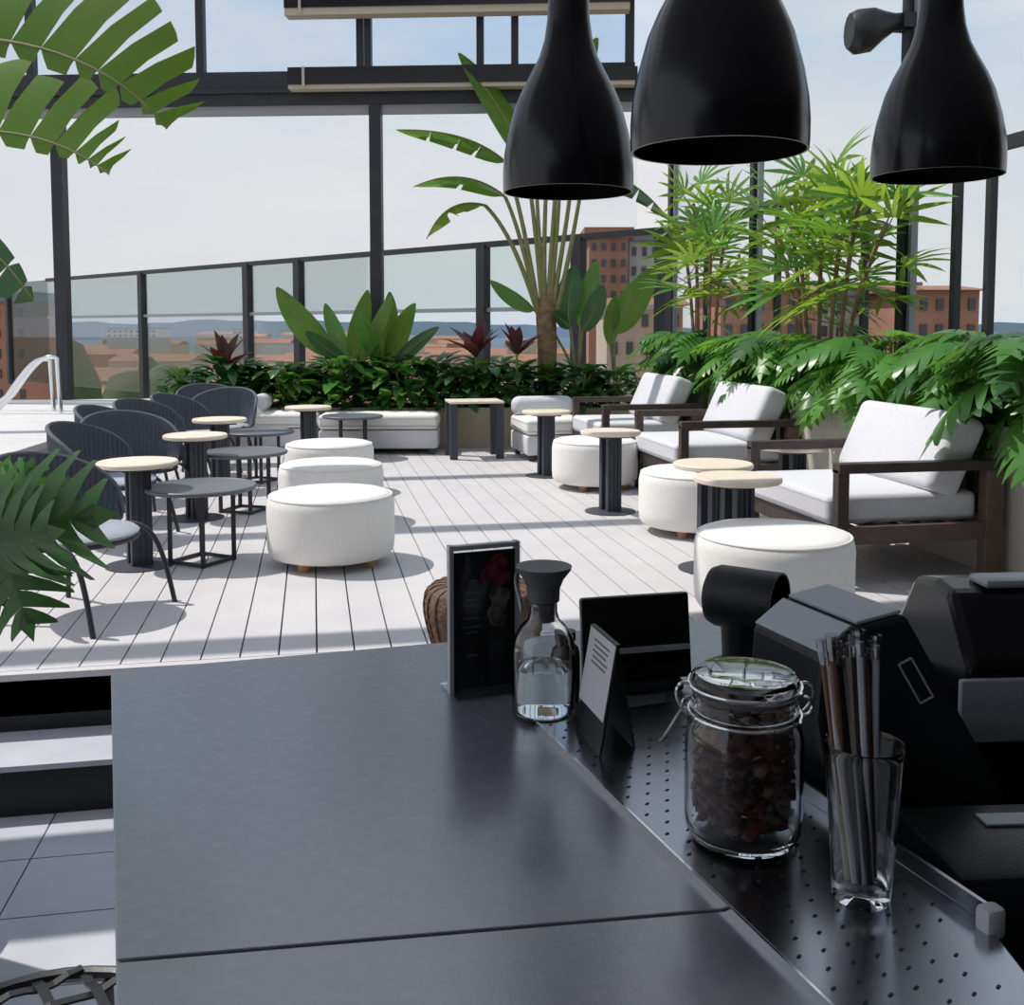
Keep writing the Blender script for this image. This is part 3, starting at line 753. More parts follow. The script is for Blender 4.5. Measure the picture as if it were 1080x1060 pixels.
# low shrubs of the back planter
def shrub_mesh(rn, rx, ry, h, n, L, W):
    mb = MB()
    for _ in range(n):
        a = rn.uniform(0, 6.283); e = rn.random()**.5; zz = rn.random()
        b = Vector((math.cos(a)*rx*e*(1-.35*zz), math.sin(a)*ry*e*(1-.35*zz), h*(.05+.8*zz)))
        d = Vector((math.cos(a)*(.4+e), math.sin(a)*(.4+e), rn.uniform(-.25, .9)))
        ovate(mb, b, d, L*rn.uniform(.7, 1.2), W*rn.uniform(.8, 1.2), Vector((0, 0, 1)), rn.uniform(.1, .5))
    return mb
rn = random.Random(5); SM = []
for k in range(4):
    me = shrub_mesh(rn, .34, .27, .42, 170, .18, .048).mesh('foliage'); me.materials.append(M['leaf_dark' if k < 2 else 'leaf_mid']); SM.append(me)
stem_m = MB()
for k in range(6): a = k*1.05; stem_m.tube([(0,0,0), (.1*math.cos(a), .1*math.sin(a), .3)], .008, 5)
stem_m = stem_m.mesh('stems'); stem_m.materials.append(M['stalk'])
def shrub(px, D, sz, kind, label, group=None):
    p = at_d(px, 400, D); t = thing('shrub', label, 'shrub', (p.x, p.y, .42), random.uniform(0, 6), group)
    o = bpy.data.objects.new('foliage', SM[kind]); link(o, t); o2 = bpy.data.objects.new('stems', stem_m); link(o2, t); t.scale = (sz, sz, sz*1.12)
    return t
g_ = 'low shrubs in the back planter'
shrub(198, 11.4, 1.0, 3, 'round light green bush at left end of the back planter')
for k, px in enumerate((240, 268, 300, 330, 362, 395, 425, 455, 485, 515, 545, 580, 612, 645)):
    shrub(px, 11.25+.2*(k % 2), random.uniform(1.05, 1.3), (0, 1, 2, 0, 3, 1, 2)[k % 7], 'low dark green leafy shrub filling the back planter below the taller plants', g_)
# red cordylines
def cordyline(px, py, D, label, s=1.0):
    p = at_d(px, py, D); t = thing('cordyline', label, 'plant', (p.x, p.y, .42), 0, 'dark red leaved plants'); h = p.z-.42-.1
    obj('stem', MB().tube([(0,0,0), (0,0,h)], .014, 6), 'stalk', t); rn = random.Random(int(px))
    for k in range(9):
        a = k*2.4; el = R(rn.uniform(35, 80)); d = Vector((math.cos(a)*math.cos(el), math.sin(a)*math.cos(el), math.sin(el)))
        mb = MB(); ovate(mb, Vector((0, 0, h-.05*k/9)), d, (.40*s)*rn.uniform(.8, 1.1), .07*s, Vector((0, 0, 1)), .18); obj('leaf', mb, 'leaf_red', t)
cordyline(237, 376, 11.3, 'dark red-leaved plant above left end of back planter'); cordyline(502, 364, 11.15, 'dark red-leaved plant between the banana plants, behind the end table', 1.1); cordyline(545, 362, 11.15, 'dark red-leaved plant at the foot of the tall banana plant', .9)
# banana-like plants
def banana(label, base, leaves, m_='leaf_banana', trunk=None, name='banana_plant', rib=.012, group=None):
    t = thing(name, label, 'plant', base, 0, group); base = Vector(base)
    if trunk:
        obj('trunk', MB().tube([Vector(p)-base for p in trunk[0]], trunk[1], 10), 'trunk', t)
    for lf in leaves:
        pts = [Vector(p)-base for p in lf['P']]
        if lf.get('stalk'): obj('leaf_stalk', midrib([Vector(p)-base for p in lf['stalk']], rib*1.5, rib), 'stalk', t)
        lo = obj('leaf', paddle(pts, lf['W'], lf.get('up', (0, 0, 1)), lf.get('fold', .3), lf.get('strips'), 24, lf.get('gap', .02), lf.get('side', (1, 1)), lf.get('pw', .6), lf.get('lean', .12), lf.get('jit', 0)), lf.get('m', m_), t)
        obj('midrib', midrib(pts, rib*.8, rib*.25), 'stalk', lo)
    return t
def lf(px_pts, D, W, st=None, dd=(0, 0, 0), **k):
    P = [at_d(x, y, D+dd[min(i, len(dd)-1)]) for i, (x, y) in enumerate(px_pts)]
    r = dict(P=P, W=W, **k)
    if st: r['stalk'] = [at_d(x, y, D) for x, y in st]+[P[0]]
    return r
toCam = -fw
D = 11.45
b1_ = ground(at_d(372, 400, D), .42)
sf = (-fw*.85+Vector((0,0,.5)))
banana('banana plant with wide paddle leaves, left of the pair behind the long sofa', b1_, [
    lf([(352, 375), (318, 345), (292, 303)], D, .155, [(372, 402), (368, 385)], (0, .0, .2), up=sf, fold=.1),
    lf([(368, 378), (352, 350), (343, 320)], D, .10, [(372, 402)], (0, .2, .3), up=sf, m='leaf_mid', fold=.4),
    lf([(372, 378), (378, 350), (388, 306)], D, .13, [(372, 402)], (0, .1, .1), up=sf+rt*.5, fold=.3),
    lf([(376, 385), (400, 345), (413, 311)], D, .12, [(373, 402)], (0, -.2, -.3), up=sf-rt*.4, fold=.2),
    lf([(368, 385), (340, 365), (322, 350)], D, .10, [(372, 402)], (0, -.1, -.3), up=sf, m='leaf_dark')])
b2_ = ground(at_d(408, 400, D), .42)
banana('banana plant with upright leaves, right of the pair behind the long sofa', b2_, [
    lf([(404, 385), (412, 345), (411, 308)], D, .13, [(408, 402)], (0, .1, .1), up=sf+rt*.6, fold=.25),
    lf([(410, 385), (420, 350), (438, 320)], D, .13, [(408, 402)], (0, 0, -.1), up=sf, fold=.3),
    lf([(413, 388), (435, 365), (463, 345)], D, .10, [(408, 402)], (0, -.1, -.2), up=sf, m='leaf_dark'),
    lf([(402, 388), (390, 360), (380, 330)], D, .11, [(408, 402)], (0, -.2, -.3), up=sf-rt*.4, m='leaf_mid', fold=.35)])
b3_ = ground(at_d(577, 400, D), .42)
cr_ = [(577, 320), (577, 250)]
tp = [at_d(577, 400, D), at_d(577, 362, D), at_d(576, 335, D), at_d(577, 312, D)]; tp[0].z = .42
def fan(x, y, sx, **k): return [(577+(x-577)*.10, 335), (577+sx, 292), (577+(x-577)*.55, 250)]
tall_l = [
    lf([(534, 172), (495, 135), (418, 137)], D, .17, [(570, 340), (560, 280), (549, 215)], (0, -.1, -.3), up=(0, 0, 1), strips=[0, .3, .5, .75, 1], gap=.02, fold=-.5),
    lf([(533, 208), (490, 172), (436, 197)], D, .17, [(571, 340), (558, 290), (548, 240)], (0, -.3, -.5), up=(0, 0, 1), strips=[0, .45, 1], gap=.03, fold=-.4),
    lf([(512, 217), (470, 205), (450, 252)], D, .15, [(572, 345), (552, 280), (535, 240)], (0, -.2, -.4), up=(0, 0, 1), strips=[0, .45, .6, 1], gap=.06, m='leaf_palm', fold=-.4),
    lf([(556, 175), (530, 110), (484, 56)], D, .20, [(573, 335), (568, 270), (562, 220)], (0, .1, .2), up=sf+rt*.6, fold=.2),
    lf([(578, 160), (570, 90), (585, 40)], D, .17, [(575, 330), (572, 260)], (0, .1, .2), up=sf, fold=.2),
    lf([(590, 150), (600, 90), (630, 40)], D, .17, [(578, 330), (581, 260)], (0, .1, .2), up=sf, fold=.2),
    lf([(612, 205), (650, 160), (706, 232)], D, .20, [(583, 345), (597, 290), (606, 240)], (0, -.1, -.1), up=(0, 0, 1), fold=-.5, m='leaf_dark', strips=[0, .3, .5, .7, .85, 1], gap=.025),
    lf([(603, 190), (625, 150), (668, 165)], D, .15, [(581, 335), (592, 270), (600, 220)], (0, .2, .3), up=(0, 0, 1), fold=-.4),
    lf([(590, 205), (588, 150), (575, 110)], D, .13, [(579, 330), (586, 270)], (0, -.2, -.4), up=sf, fold=.3),
    lf([(566, 200), (560, 150), (545, 120)], D, .13, [(575, 330), (569, 270)], (0, -.25, -.5), up=sf, fold=.3)]
banana('tall banana palm with fanned stalks in the back planter, behind left lamp', b3_, tall_l, trunk=(tp, [.10, .11, .115, .07]), name='banana_palm', rib=.021)
b4_ = ground(at_d(610, 400, D), .42)
banana('smaller dark banana plant just right of the tall banana palm', b4_, [
    lf([(600, 340), (598, 310), (607, 280)], D, .15, [(608, 400)], (0, 0, .1), up=sf, m='leaf_dark', fold=.3),
    lf([(612, 345), (622, 310), (628, 276)], D, .13, [(610, 400)], (0, .1, .1), up=sf-rt*.3, m='leaf_mid', fold=.3),
    lf([(614, 350), (630, 325), (636, 300)], D, .12, [(610, 400)], (0, -.1, -.2), up=sf, m='leaf_dark'),
    lf([(602, 345), (588, 335), (583, 330)], D, .10, [(608, 400)], (0, -.1, -.2), up=sf, m='leaf_dark'),
    lf([(563, 327), (540, 318), (517, 296)], D, .10, [(608, 400), (590, 350)], (0, -.1, -.2), up=sf, m='leaf_mid', fold=.2)])
b5_ = ground(at_d(648, 400, D), .42)
banana('banana plant with two upright paddles in the corner, left of the slim palm', b5_, [
    lf([(648, 352), (665, 320), (693, 280)], D, .17, [(648, 402)], (0, 0, 0), up=sf, fold=.15),
    lf([(644, 365), (643, 335), (650, 312)], D, .09, [(648, 402)], (0, 0, 0), up=sf, m='leaf_banana', fold=.2)])
# fan palms
def fan_mesh(L, n=9, spread=R(105), seed=1):
    rn = random.Random(seed); mb = MB()
    for k in range(n):
        a = -spread+2*spread*k/(n-1); d = Vector((math.cos(a), math.sin(a), .12)); ovate(mb, Vector((0, 0, 0)), d, L*rn.uniform(.85, 1.08), .027, Vector((0, 0, 1)), .28)
    return mb
FM = []
for k in range(3):
    me = fan_mesh(.44, 8, R(92), k).mesh('frond'); me.materials.append(M['leaf_palm' if k < 2 else 'leaf_bright']); FM.append(me)
def fanpalm(label, canes, X, seed, scale=1.0):
    rn = random.Random(seed); pts = [at_X(px, py, X) for px, py in canes]; c = sum((Vector(p) for p in pts), Vector())/len(pts)
    t = thing('fan_palm', label, 'palm', (X, c.y, .77), 0, 'fan palms in the right planters'); b = Vector((X, c.y, .77))
    for k, p in enumerate(pts):
        q = p-b; q.x += rn.uniform(-.12, .12); r0 = Vector((q.x*.4, max(-.3, min(.3, q.y*.55)), 0)); path = bez([r0, (r0.x, r0.y, q.z*.5), q], 8)
        obj('cane', MB().tube(path, .016, 6), 'trunk', t); st = MB()
        nf = 9
        for j in range(nf):
            e = j/nf; s = path[-1].lerp(path[3], e*.75); a = 2.4*j+rn.uniform(-.4, .4); el = R(70-85*e+rn.uniform(-12, 12)); L = .22*scale*rn.uniform(.7, 1.2)
            d = Vector((math.cos(a)*math.cos(el), math.sin(a)*math.cos(el), math.sin(el))); f_ = s+d*L
            f_.x = min(f_.x, XR-X-.10)
            st.tube([s, f_], [.006, .004], 5)
            o = bpy.data.objects.new('frond', FM[rn.randrange(3)]); link(o, t); o.location = f_
            o.rotation_euler = (rn.uniform(-.5, .5), -el*.95-.1, a); z_ = scale*rn.uniform(.75, 1.1); o.scale = (z_*.9, z_, z_)
        obj('frond_stalks', st, 'stalk', t)
fanpalm('slim fan palm in the back corner, left of the larger palm', [(738, 215), (755, 235), (760, 262), (728, 272)], 3.66, 3, .95)
fanpalm('large fan palm under the right lamp, above the planter row', [(868, 205), (905, 212), (835, 235), (925, 235), (885, 252), (850, 275), (812, 240)], 3.66, 9, 1.0)

# ------------------------------------------------------------------ pool ladder
lad = thing('pool_ladder', 'chrome tube pool ladder handrails on raised terrace at left edge', 'pool ladder', ground(at_z(30, 432, zp), zp))
lb = lad.location.copy()
for k, dx in enumerate((0, 12)):
    Dl = 10.2+.35*k
    P = [at_d(x-dx*.6, y+dx*.2, Dl) for x, y in ((-6, 446), (14, 416), (32, 390), (40, 379), (50, 373), (60, 378), (63, 396))]
    P[-1].z = zp; P[0].z = zp
    obj('handrail', MB().tube([p-lb for p in [P[0]]+bez(P[1:6], 12)+[P[-1]]], .022, 10), 'chrome', lad)

# ------------------------------------------------------------------ near plants at the left
Dn = 2.8
crown = at_d(-150, 120, Dn); pot = ground(at_d(-190, 500, Dn), ZL)
dep = fw*.9
bp = [pot+Vector((0, 0, .38)), pot+Vector((0, 0, 1.0)), crown-Vector((0, 0, .25))]
strA = [0, .30, .42, .56, .66, .76, .86, .93, 1]
def near_leaf(px_pts, W, up, **k):
    P = [at_d(x, y, Dn+dz) for x, y, dz in px_pts]; return dict(P=P, W=W, up=up, stalk=[crown-Vector((0,0,.25)), crown, P[0]], **k)
# up vectors: the blade's two halves lie along (tangent x up)
Lv = [near_leaf([(-70, 40, 0), (20, 36, .0), (116, 58, -.05), (176, 136, -.1)], .27, (-fw*.95+ZZ*.15), strips=strA, gap=.020, fold=.05, side=(.95, .16), lean=.28, pw=.5, jit=.14),
      near_leaf([(-80, 140, .1), (0, 132, .1), (64, 142, .05), (115, 184, 0)], .23, (-fw*.95+ZZ*.15), strips=[0, .35, .52, .66, .78, .86, .92, 1], gap=.018, fold=.05, side=(.95, .16), lean=.25, pw=.55, jit=.16),
      near_leaf([(-90, 235, .0), (-40, 225, 0), (0, 265, -.05), (36, 318, -.1)], .13, (-fw*.95+ZZ*.15), strips=[0, .5, .75, .9, 1], gap=.01, fold=.1, side=(.3, .9), m='leaf_dark'),
      near_leaf([(-120, 0, .2), (-60, -60, .3), (20, -110, .4)], .16, (-fw*.9+ZZ*.2), strips=strA, gap=.01, fold=.1)]
banana('banana plant at left edge close to camera, torn leaves reaching into the top corner', pot+Vector((0,0,.38)), Lv, trunk=(bp, [.07, .06, .045]), name='banana_plant', rib=.008)
t = thing('plant_pot', 'dark round pot of the near banana plant, just outside the left edge', 'plant pot', pot)
obj('pot', MB().lathe([(.16, 0), (.22, .40), (.24, .42), (.21, .42), (.195, .37), (.0001, .37)], 40), 'black_plastic', t)
obj('soil', MB().lathe([(.0001, .36), (.193, .36), (.193, .375), (.0001, .378)], 30), 'soil', t)
# philodendron with deeply lobed leaves
Dq = 2.45
pq = ground(at_d(-120, 640, Dq), ZL)
t = thing('plant_pot', 'dark pot of the lobed-leaf plant, just outside the left edge', 'plant pot', pq)
obj('pot', MB().lathe([(.13, 0), (.18, .34), (.20, .36), (.17, .36), (.16, .32), (.0001, .32)], 40), 'black_plastic', t)
t = thing('philodendron', 'dark green lobed-leaf plant at left edge in front of the nearest rope chair', 'plant', pq+Vector((0, 0, .32)))
org = pq+Vector((0, 0, .32))
st = MB()
for (bx_, by_, tx_, ty_, dz, roll, s_, m_) in ((-22, 556, 106, 545, -.1, .6, 1.05, 'leaf_dark'), (8, 552, 30, 484, 0, .2, .62, 'leaf_mid'), (30, 560, 62, 492, .05, -.3, .6, 'leaf_dark'), (2, 570, 26, 672, -.1, .2, .86, 'leaf_dark'),
                                       (-20, 545, 6, 480, .05, .1, .6, 'leaf_mid'), (-30, 580, 50, 566, -.15, .8, .8, 'leaf_dark'), (-40, 590, 5, 640, -.05, .3, .8, 'leaf_dark')):
    a, b = at_d(bx_, by_, Dq), at_d(tx_, ty_, Dq+dz); d = b-a; X_ = d.normalized(); zz = (-fw*.8+ZZ*.6); Y_ = zz.cross(X_).normalized(); Z_ = X_.cross(Y_)
    Rm = Matrix((X_, Y_, Z_)).transposed() @ Matrix.Rotation(roll, 3, 'X')
    mb = lobed(d.length/1.12, d.length*.50, 5, .12, DEEP, .42, .05)
    for v in mb.v: v[:] = (Rm @ v)+a-org
    obj('leaf', mb, m_, t); st.tube(bez([(0, 0, 0), (a-org)*.5+Vector((0, 0, .15)), a-org], 8), .006, 6)
obj('stems', st, 'stalk', t)

# ------------------------------------------------------------------ bar counter
ZC = .80
def cz(px, py): return at_z(px, py, ZC)
A_, B_ = cz(117, 708), cz(930, 637)
Dk, Cc = cz(565, 765), cz(930, 731)
S_, J_ = cz(764.6, 958), cz(122, 1012)
cdir = (cz(870, 1060)-Dk).normalized(); ldir = (cz(122.5, 1060)-A_).normalized()
S2, J2 = S_+cdir*.004, J_+ldir*.004
S3, J3 = S_+cdir*.75, J_+ldir*.75
bar = thing('bar_counter', 'dark grey stone bar counter filling the foreground', 'counter', ground((A_+S3)/2, ZL))
bo = bar.location.copy(); th = .035
obj('worktop', MB().prism([p-bo-ZZ*th for p in (A_, J_, S_, Dk, Cc, B_)], (0, 0, th)), 'counter_stone', bar, .0012)
obj('worktop', MB().prism([p-bo-ZZ*th for p in (J2, J3, S3, S2)], (0, 0, th)), 'counter_stone', bar, .0012)
perp = Vector((-cdir.y, cdir.x, 0))
if perp.x < 0: perp = -perp
inn = (A_+perp*.10+cdir*.10, J3+perp*.10, S3, S_, Dk, Cc-cdir*0, B_+cdir*.08)
obj('counter_body', MB().prism([ground(p, ZL)-bo for p in inn], (0, 0, ZC-ZL-th-.004)), 'counter_body', bar)
# metal drip strip along the working edge
ZS = ZC+.006
tr0 = at_z(712, 752, ZC); trW = (tr0-Dk).dot(perp)
trl = (S3-Dk).length
cut0 = (at_z(1020, 985, ZC)-Dk).dot(cdir)
stp = thing('drip_tray', 'stainless steel dimpled tray strip along right edge of the counter', 'tray', Dk)
def sp_(a, b, z=0): return cdir*a+perp*b+ZZ*z
outl = [sp_(0, 0, -.03), sp_(trl, 0, -.03), sp_(trl, trW*.72, -.03), sp_(cut0+.10, trW*.80, -.03), sp_(cut0+.005, trW, -.03), sp_(0, trW, -.03)]
obj('plate', MB().prism(outl, (0, 0, .036)), 'steel', stp, .0015)
mb = MB(); k = 0
a = .02
while a < trl-.15:
    for q in range(7):
        b_ = .012+(q+(.5 if k % 2 else 0))*.0235
        if b_ < trW-.012 and (a < cut0 or b_ < trW*.74): mb.box(sp_(a, b_, .0063), (.0045, .0022, .0008), rz=.6)
    a += .021; k += 1
obj('dimples', mb, 'dimple', stp)
obj('lip', MB().bar(sp_(0, trW+.002, .011), sp_(cut0, trW+.002, .011), .004, .022), 'steel', stp)
obj('end_cap', MB().rbox(sp_(cut0+.008, trW-.002, .012), (.016, .02, .026), .004, 2, rz=math.atan2(cdir.y, cdir.x)), 'paper', stp)
obj('edge_strip', MB().bar(sp_(0, -.0012, .0035), sp_(trl, -.0012, .0035), .0024, .0075), 'chrome', stp)
# lower work surface of the bar on the right
wb = thing('back_bar_unit', 'black low bar unit right of the steel tray under the machines', 'bar unit', ground(Dk+sp_(.3, .6), ZL))
wo_ = wb.location.copy(); q = [Dk+sp_(.07, trW+.012), Dk+sp_(trl, trW+.012), Dk+sp_(trl, trW+1.0), Dk+sp_(.07, trW+1.0)]
obj('cabinet', MB().prism([ground(p, ZL)-wo_ for p in q], (0, 0, .58-ZL)), 'black_plastic', wb)
obj('worktop', MB().prism([ground(p, .58)-wo_ for p in q], (0, 0, .02)), 'black_matte', wb)

# ------------------------------------------------------------------ things on the counter
# menu holder
m0, m1 = cz(477, 731), cz(543, 722); md = (m1-m0).normalized(); W = (m1-m0).length; mn = Vector((md.y, -md.x, 0)); a_ = math.atan2(md.y, md.x)
t = thing('menu_holder', 'clear acrylic menu holder with black floral card, standing left of carafe', 'menu holder', (m0+m1)/2, a_)
H = .205
lean = Matrix.Rotation(R(-3), 4, 'X')
obj('holder', MB().box((0, 0, .004), (W+.012, .075, .003)).box((0, -.006, H/2), (W+.012, .0022, H)).box((0, .006, H/2), (W+.012, .0022, H)), 'acrylic', t)
obj('frame_edge', MB().box((-W/2-.002, 0, H/2), (.006, .011, H)).box((W/2+.002, 0, H/2), (.006, .011, H)).box((0, 0, H-.004), (W, .011, .006)), 'paper', t)
cd = obj('menu_card', MB().box((0, 0, H/2-.004), (W-.002, .004, H-.014)), 'print_black', t)
mb = MB()
for k, (z, l) in enumerate(((.155, .014), (.138, .022), (.128, .02), (.12, .024), (.11, .02), (.102, .026), (.09, .03), (.082, .022), (.05, .018))): mb.box((-W*.2, -.0023, z), (l*.9, .0006, .0022))
obj('text_lines', mb, 'print_grey', cd)
mb = MB()
for k in range(9):
    a = k*.7; mb.lathe([(.0001, 0), (.011, .0002), (.0001, .0004)], 12, (W*.2+.012*math.cos(a)*(k % 3)*.6, -.0022, .165+.014*math.sin(a)), Matrix.Rotation(math.pi/2, 4, 'X'))
obj('flower_print', mb, 'print_pink', cd)
mb = MB()
for k in range(7):
    a = k*.9; mb.lathe([(.0001, 0), (.012, .0002), (.0001, .0004)], 12, (W*.24+.010*math.cos(a)*(k % 3)*.7, -.0022, .115+.018*math.sin(a)), Matrix.Rotation(math.pi/2, 4, 'X'))
obj('flower_print', mb, 'print_cream', cd)
# carafe
cb = cz(573, 755)
t = thing('carafe', 'clear glass water carafe with dark grey flared stopper, right of menu holder', 'carafe', cb)
t.scale = (1.08, 1.08, 1.0)
hC = .135
obj('bottle', MB().lathe([(.0001, 0), (.030, 0), (.0365, .004), (.0375, .012), (.0375, .088), (.035, .104), (.028, .118), (.019, .128), (.0165, .138), (.0165, .150),
                          (.0145, .150), (.0145, .138), (.017, .127), (.026, .116), (.0325, .103), (.035, .088), (.035, .013), (.033, .008), (.0001, .008)], 48), 'glass', t)
obj('water', MB().lathe([(.0001, .009), (.0325, .009), (.0346, .014), (.0346, .066), (.0001, .066)], 40), 'water', t)
obj('stopper', MB().lathe([(.0001, .125), (.013, .125), (.0135, .150), (.019, .152), (.0195, .168), (.024, .180), (.0325, .192), (.0335, .1965), (.0001, .1965)], 40), 'stopper', t)
mb = MB().tube(bez([(-.031, 0, .192), (-.038, 0, .178), (-.028, 0, .16), (-.026, 0, .140)], 8), .003, 6); obj('spout_clip', mb, 'glass', t)
bb = cz(594, 741)+Vector((.006, .012, 0))  # bottle added to stand in for the dark refraction in the carafe
t = thing('refraction_bottle', 'small dark brown glass bottle added behind the carafe for its dark refraction', 'bottle', bb)
obj('bottle', MB().lathe([(.0001, 0), (.018, 0), (.0195, .003), (.0195, .062), (.017, .072), (.012, .077), (.012, .082), (.0001, .082)], 32), 'brown_glass', t)
obj('cap', MB().lathe([(.0001, .082), (.0135, .082), (.0135, .094), (.0001, .094)], 24), 'black_plastic', t)
# tent card
ZT = ZS+.0005
f1, f2 = at_z(632, 799, ZT), at_z(670, 789, ZT); tl = at_z(604, 765, ZT)-f1; tl.z = 0; tl = tl.normalized()*.088; tw = f2-f1; apx = (f1+f2)/2+ZZ*.128
t = thing('tent_card', 'silver grey printed tent card on the steel tray, right of the carafe', 'tent card', ground((f1+f2+tl)/2, ZT)); to = t.location.copy()
def slab(p, q, off): # panel with a little thickness, from foot line to apex line
    return MB().prism([p-to, p+tl-to, q+tl-to, q-to], off)
obj('panel', slab(f1, apx, tw.normalized()*.0028), 'black_plastic', t); obj('panel', slab(f2, apx, -tw.normalized()*.0028), 'black_plastic', t)
ax_ = (apx-f1); on = -tw.normalized()*.0012+ZZ*.0004
sh = slab(f1+ax_*.30+tl*.03-tw.normalized()*.0006, f1+ax_*.985+tl*.03-tw.normalized()*.0006, -tw.normalized()*.0012); 
ps = obj('paper_sheet', sh, 'paper', t)
mb = MB()
for k in range(5):
    p = f1+ax_*(.90-.05*k)+tl*.5-tw.normalized()*.002-to; mb.bar(p-tl*(.30-.04*(k % 3)), p+tl*(.30-.03*(k % 2)), .0006, .002, up=ax_)
obj('text_lines', mb, 'print_grey', ps)
# black card box / screen behind
k0, k1 = cz(622, 738), cz(733, 728); kd = (k1-k0).normalized(); W = (k1-k0).length; a_ = math.atan2(kd.y, kd.x)
t = thing('display_box', 'black slanted display box on the counter behind the tent card', 'display', (k0+k1)/2, a_)
m = Matrix.Rotation(R(-8), 4, 'X')
obj('screen', MB().rbox((0, .03, .071), (W+.006, .014, .118), .004, 2, m=m), 'black_gloss', t)
obj('base', MB().rbox((0, .045, .008), (W*.8, .09, .015), .004, 2), 'black_plastic', t)
obj('ledge', MB().box((0, .016, .058), (W*.96, .012, .006), m=m), 'grey_plastic', t)
# black cylindrical scanner on a neck
sb = cz(787, 726)+Vector((.02, .06, 0))
t = thing('scanner', 'black cylindrical scanner head on a short neck, behind the jar', 'scanner', sb, -YAW+R(-34))
zc = .110; m = Matrix.Rotation(R(90), 4, 'Y')
obj('head', MB().lathe([(.0001, -.052), (.030, -.052), (.040, -.047), (.0445, -.036), (.0445, .055), (.0415, .055), (.0405, .03), (.0001, .025)], 48, (0, 0, zc), m), 'black_matte', t)
obj('lens', MB().lathe([(.0001, .026), (.037, .028), (.037, .032), (.0001, .032)], 32, (0, 0, zc), m), 'black_gloss', t)
obj('neck', MB().lathe([(.030, .018), (.029, .03), (.032, zc-.03), (.034, zc-.012)], 32), 'black_matte', t)
obj('base', MB().lathe([(.0001, 0), (.05, 0), (.05, .012), (.03, .02), (.0001, .02)], 40), 'black_matte', t)
# jar of dried fruit
jb = at_z(783, 882, ZS)
t = thing('clip_jar', 'glass clip-top jar of dark dried fruit standing on the steel tray', 'jar', jb+ZZ*.0005, -YAW)
t.scale = (1.02, 1.02, .95)
obj('jar', MB().lathe([(.0001, 0), (.042, 0), (.050, .004), (.0545, .014), (.0555, .03), (.0555, .105), (.053, .118), (.0495, .126), (.0485, .134), (.0505, .137), (.0505, .142), (.0485, .145), (.0485, .150),
                       (.0455, .150), (.0455, .126), (.0495, .117), (.0522, .104), (.0522, .03), (.051, .015), (.047, .009), (.0001, .009)], 56), 'glass', t)
ld = obj('lid', MB().lathe([(.0001, .1545), (.0475, .1545), (.0505, .157), (.0505, .166), (.047, .171), (.030, .1745), (.0001, .1755)], 48), 'glass', t)
obj('seal', MB().lathe([(.046, .1505), (.0495, .1505), (.0495, .154), (.046, .154)], 48, close=True), 'stopper', t, label='grey rubber seal ring')
mb = MB()
for z in (.131, .160): mb.tube([(.0525*math.cos(a), .0525*math.sin(a), z) for a in [2*math.pi*k/48 for k in range(49)]], .0017, 6, False)
for s in (-1, 1):
    mb.tube(bez([(s*.053, 0, .160), (s*.066, 0, .165), (s*.070, 0, .145), (s*.056, 0, .131)], 10), .0017, 6)
    mb.tube(bez([(s*.053, -.01, .150), (s*.064, -.012, .150), (s*.062, -.014, .135), (s*.054, -.01, .131)], 10), .0017, 6)
mb.tube(bez([(-.056, 0, .138), (-.066, 0, .125), (-.072, .0, .108), (-.080, 0, .100)], 10), .0018, 6)
obj('wire_clip', mb, 'chrome', t)
rn = random.Random(4); mb = MB()
for k in range(330):
    a = rn.uniform(0, 6.283); r = .047*rn.random()**.25; z = rn.uniform(.018, .128); s_ = rn.uniform(.006, .010)
    r = min(r, .0505-s_*1.35)
    if z < .03: r = min(r, .038)
    if z > .112: r = min(r, .037)
    mb.sphere((r*math.cos(a), r*math.sin(a), z), s_, 1, .22, (1.2, 1, .9))
df = obj('dried_fruit', mb, 'dried_fruit'); df.location = jb+ZZ*.0005; df.scale = (1.02, 1.02, .95); tag(df, 'dark red-brown dried fruit pieces filling the clip-top jar', 'dried fruit', kind='stuff')
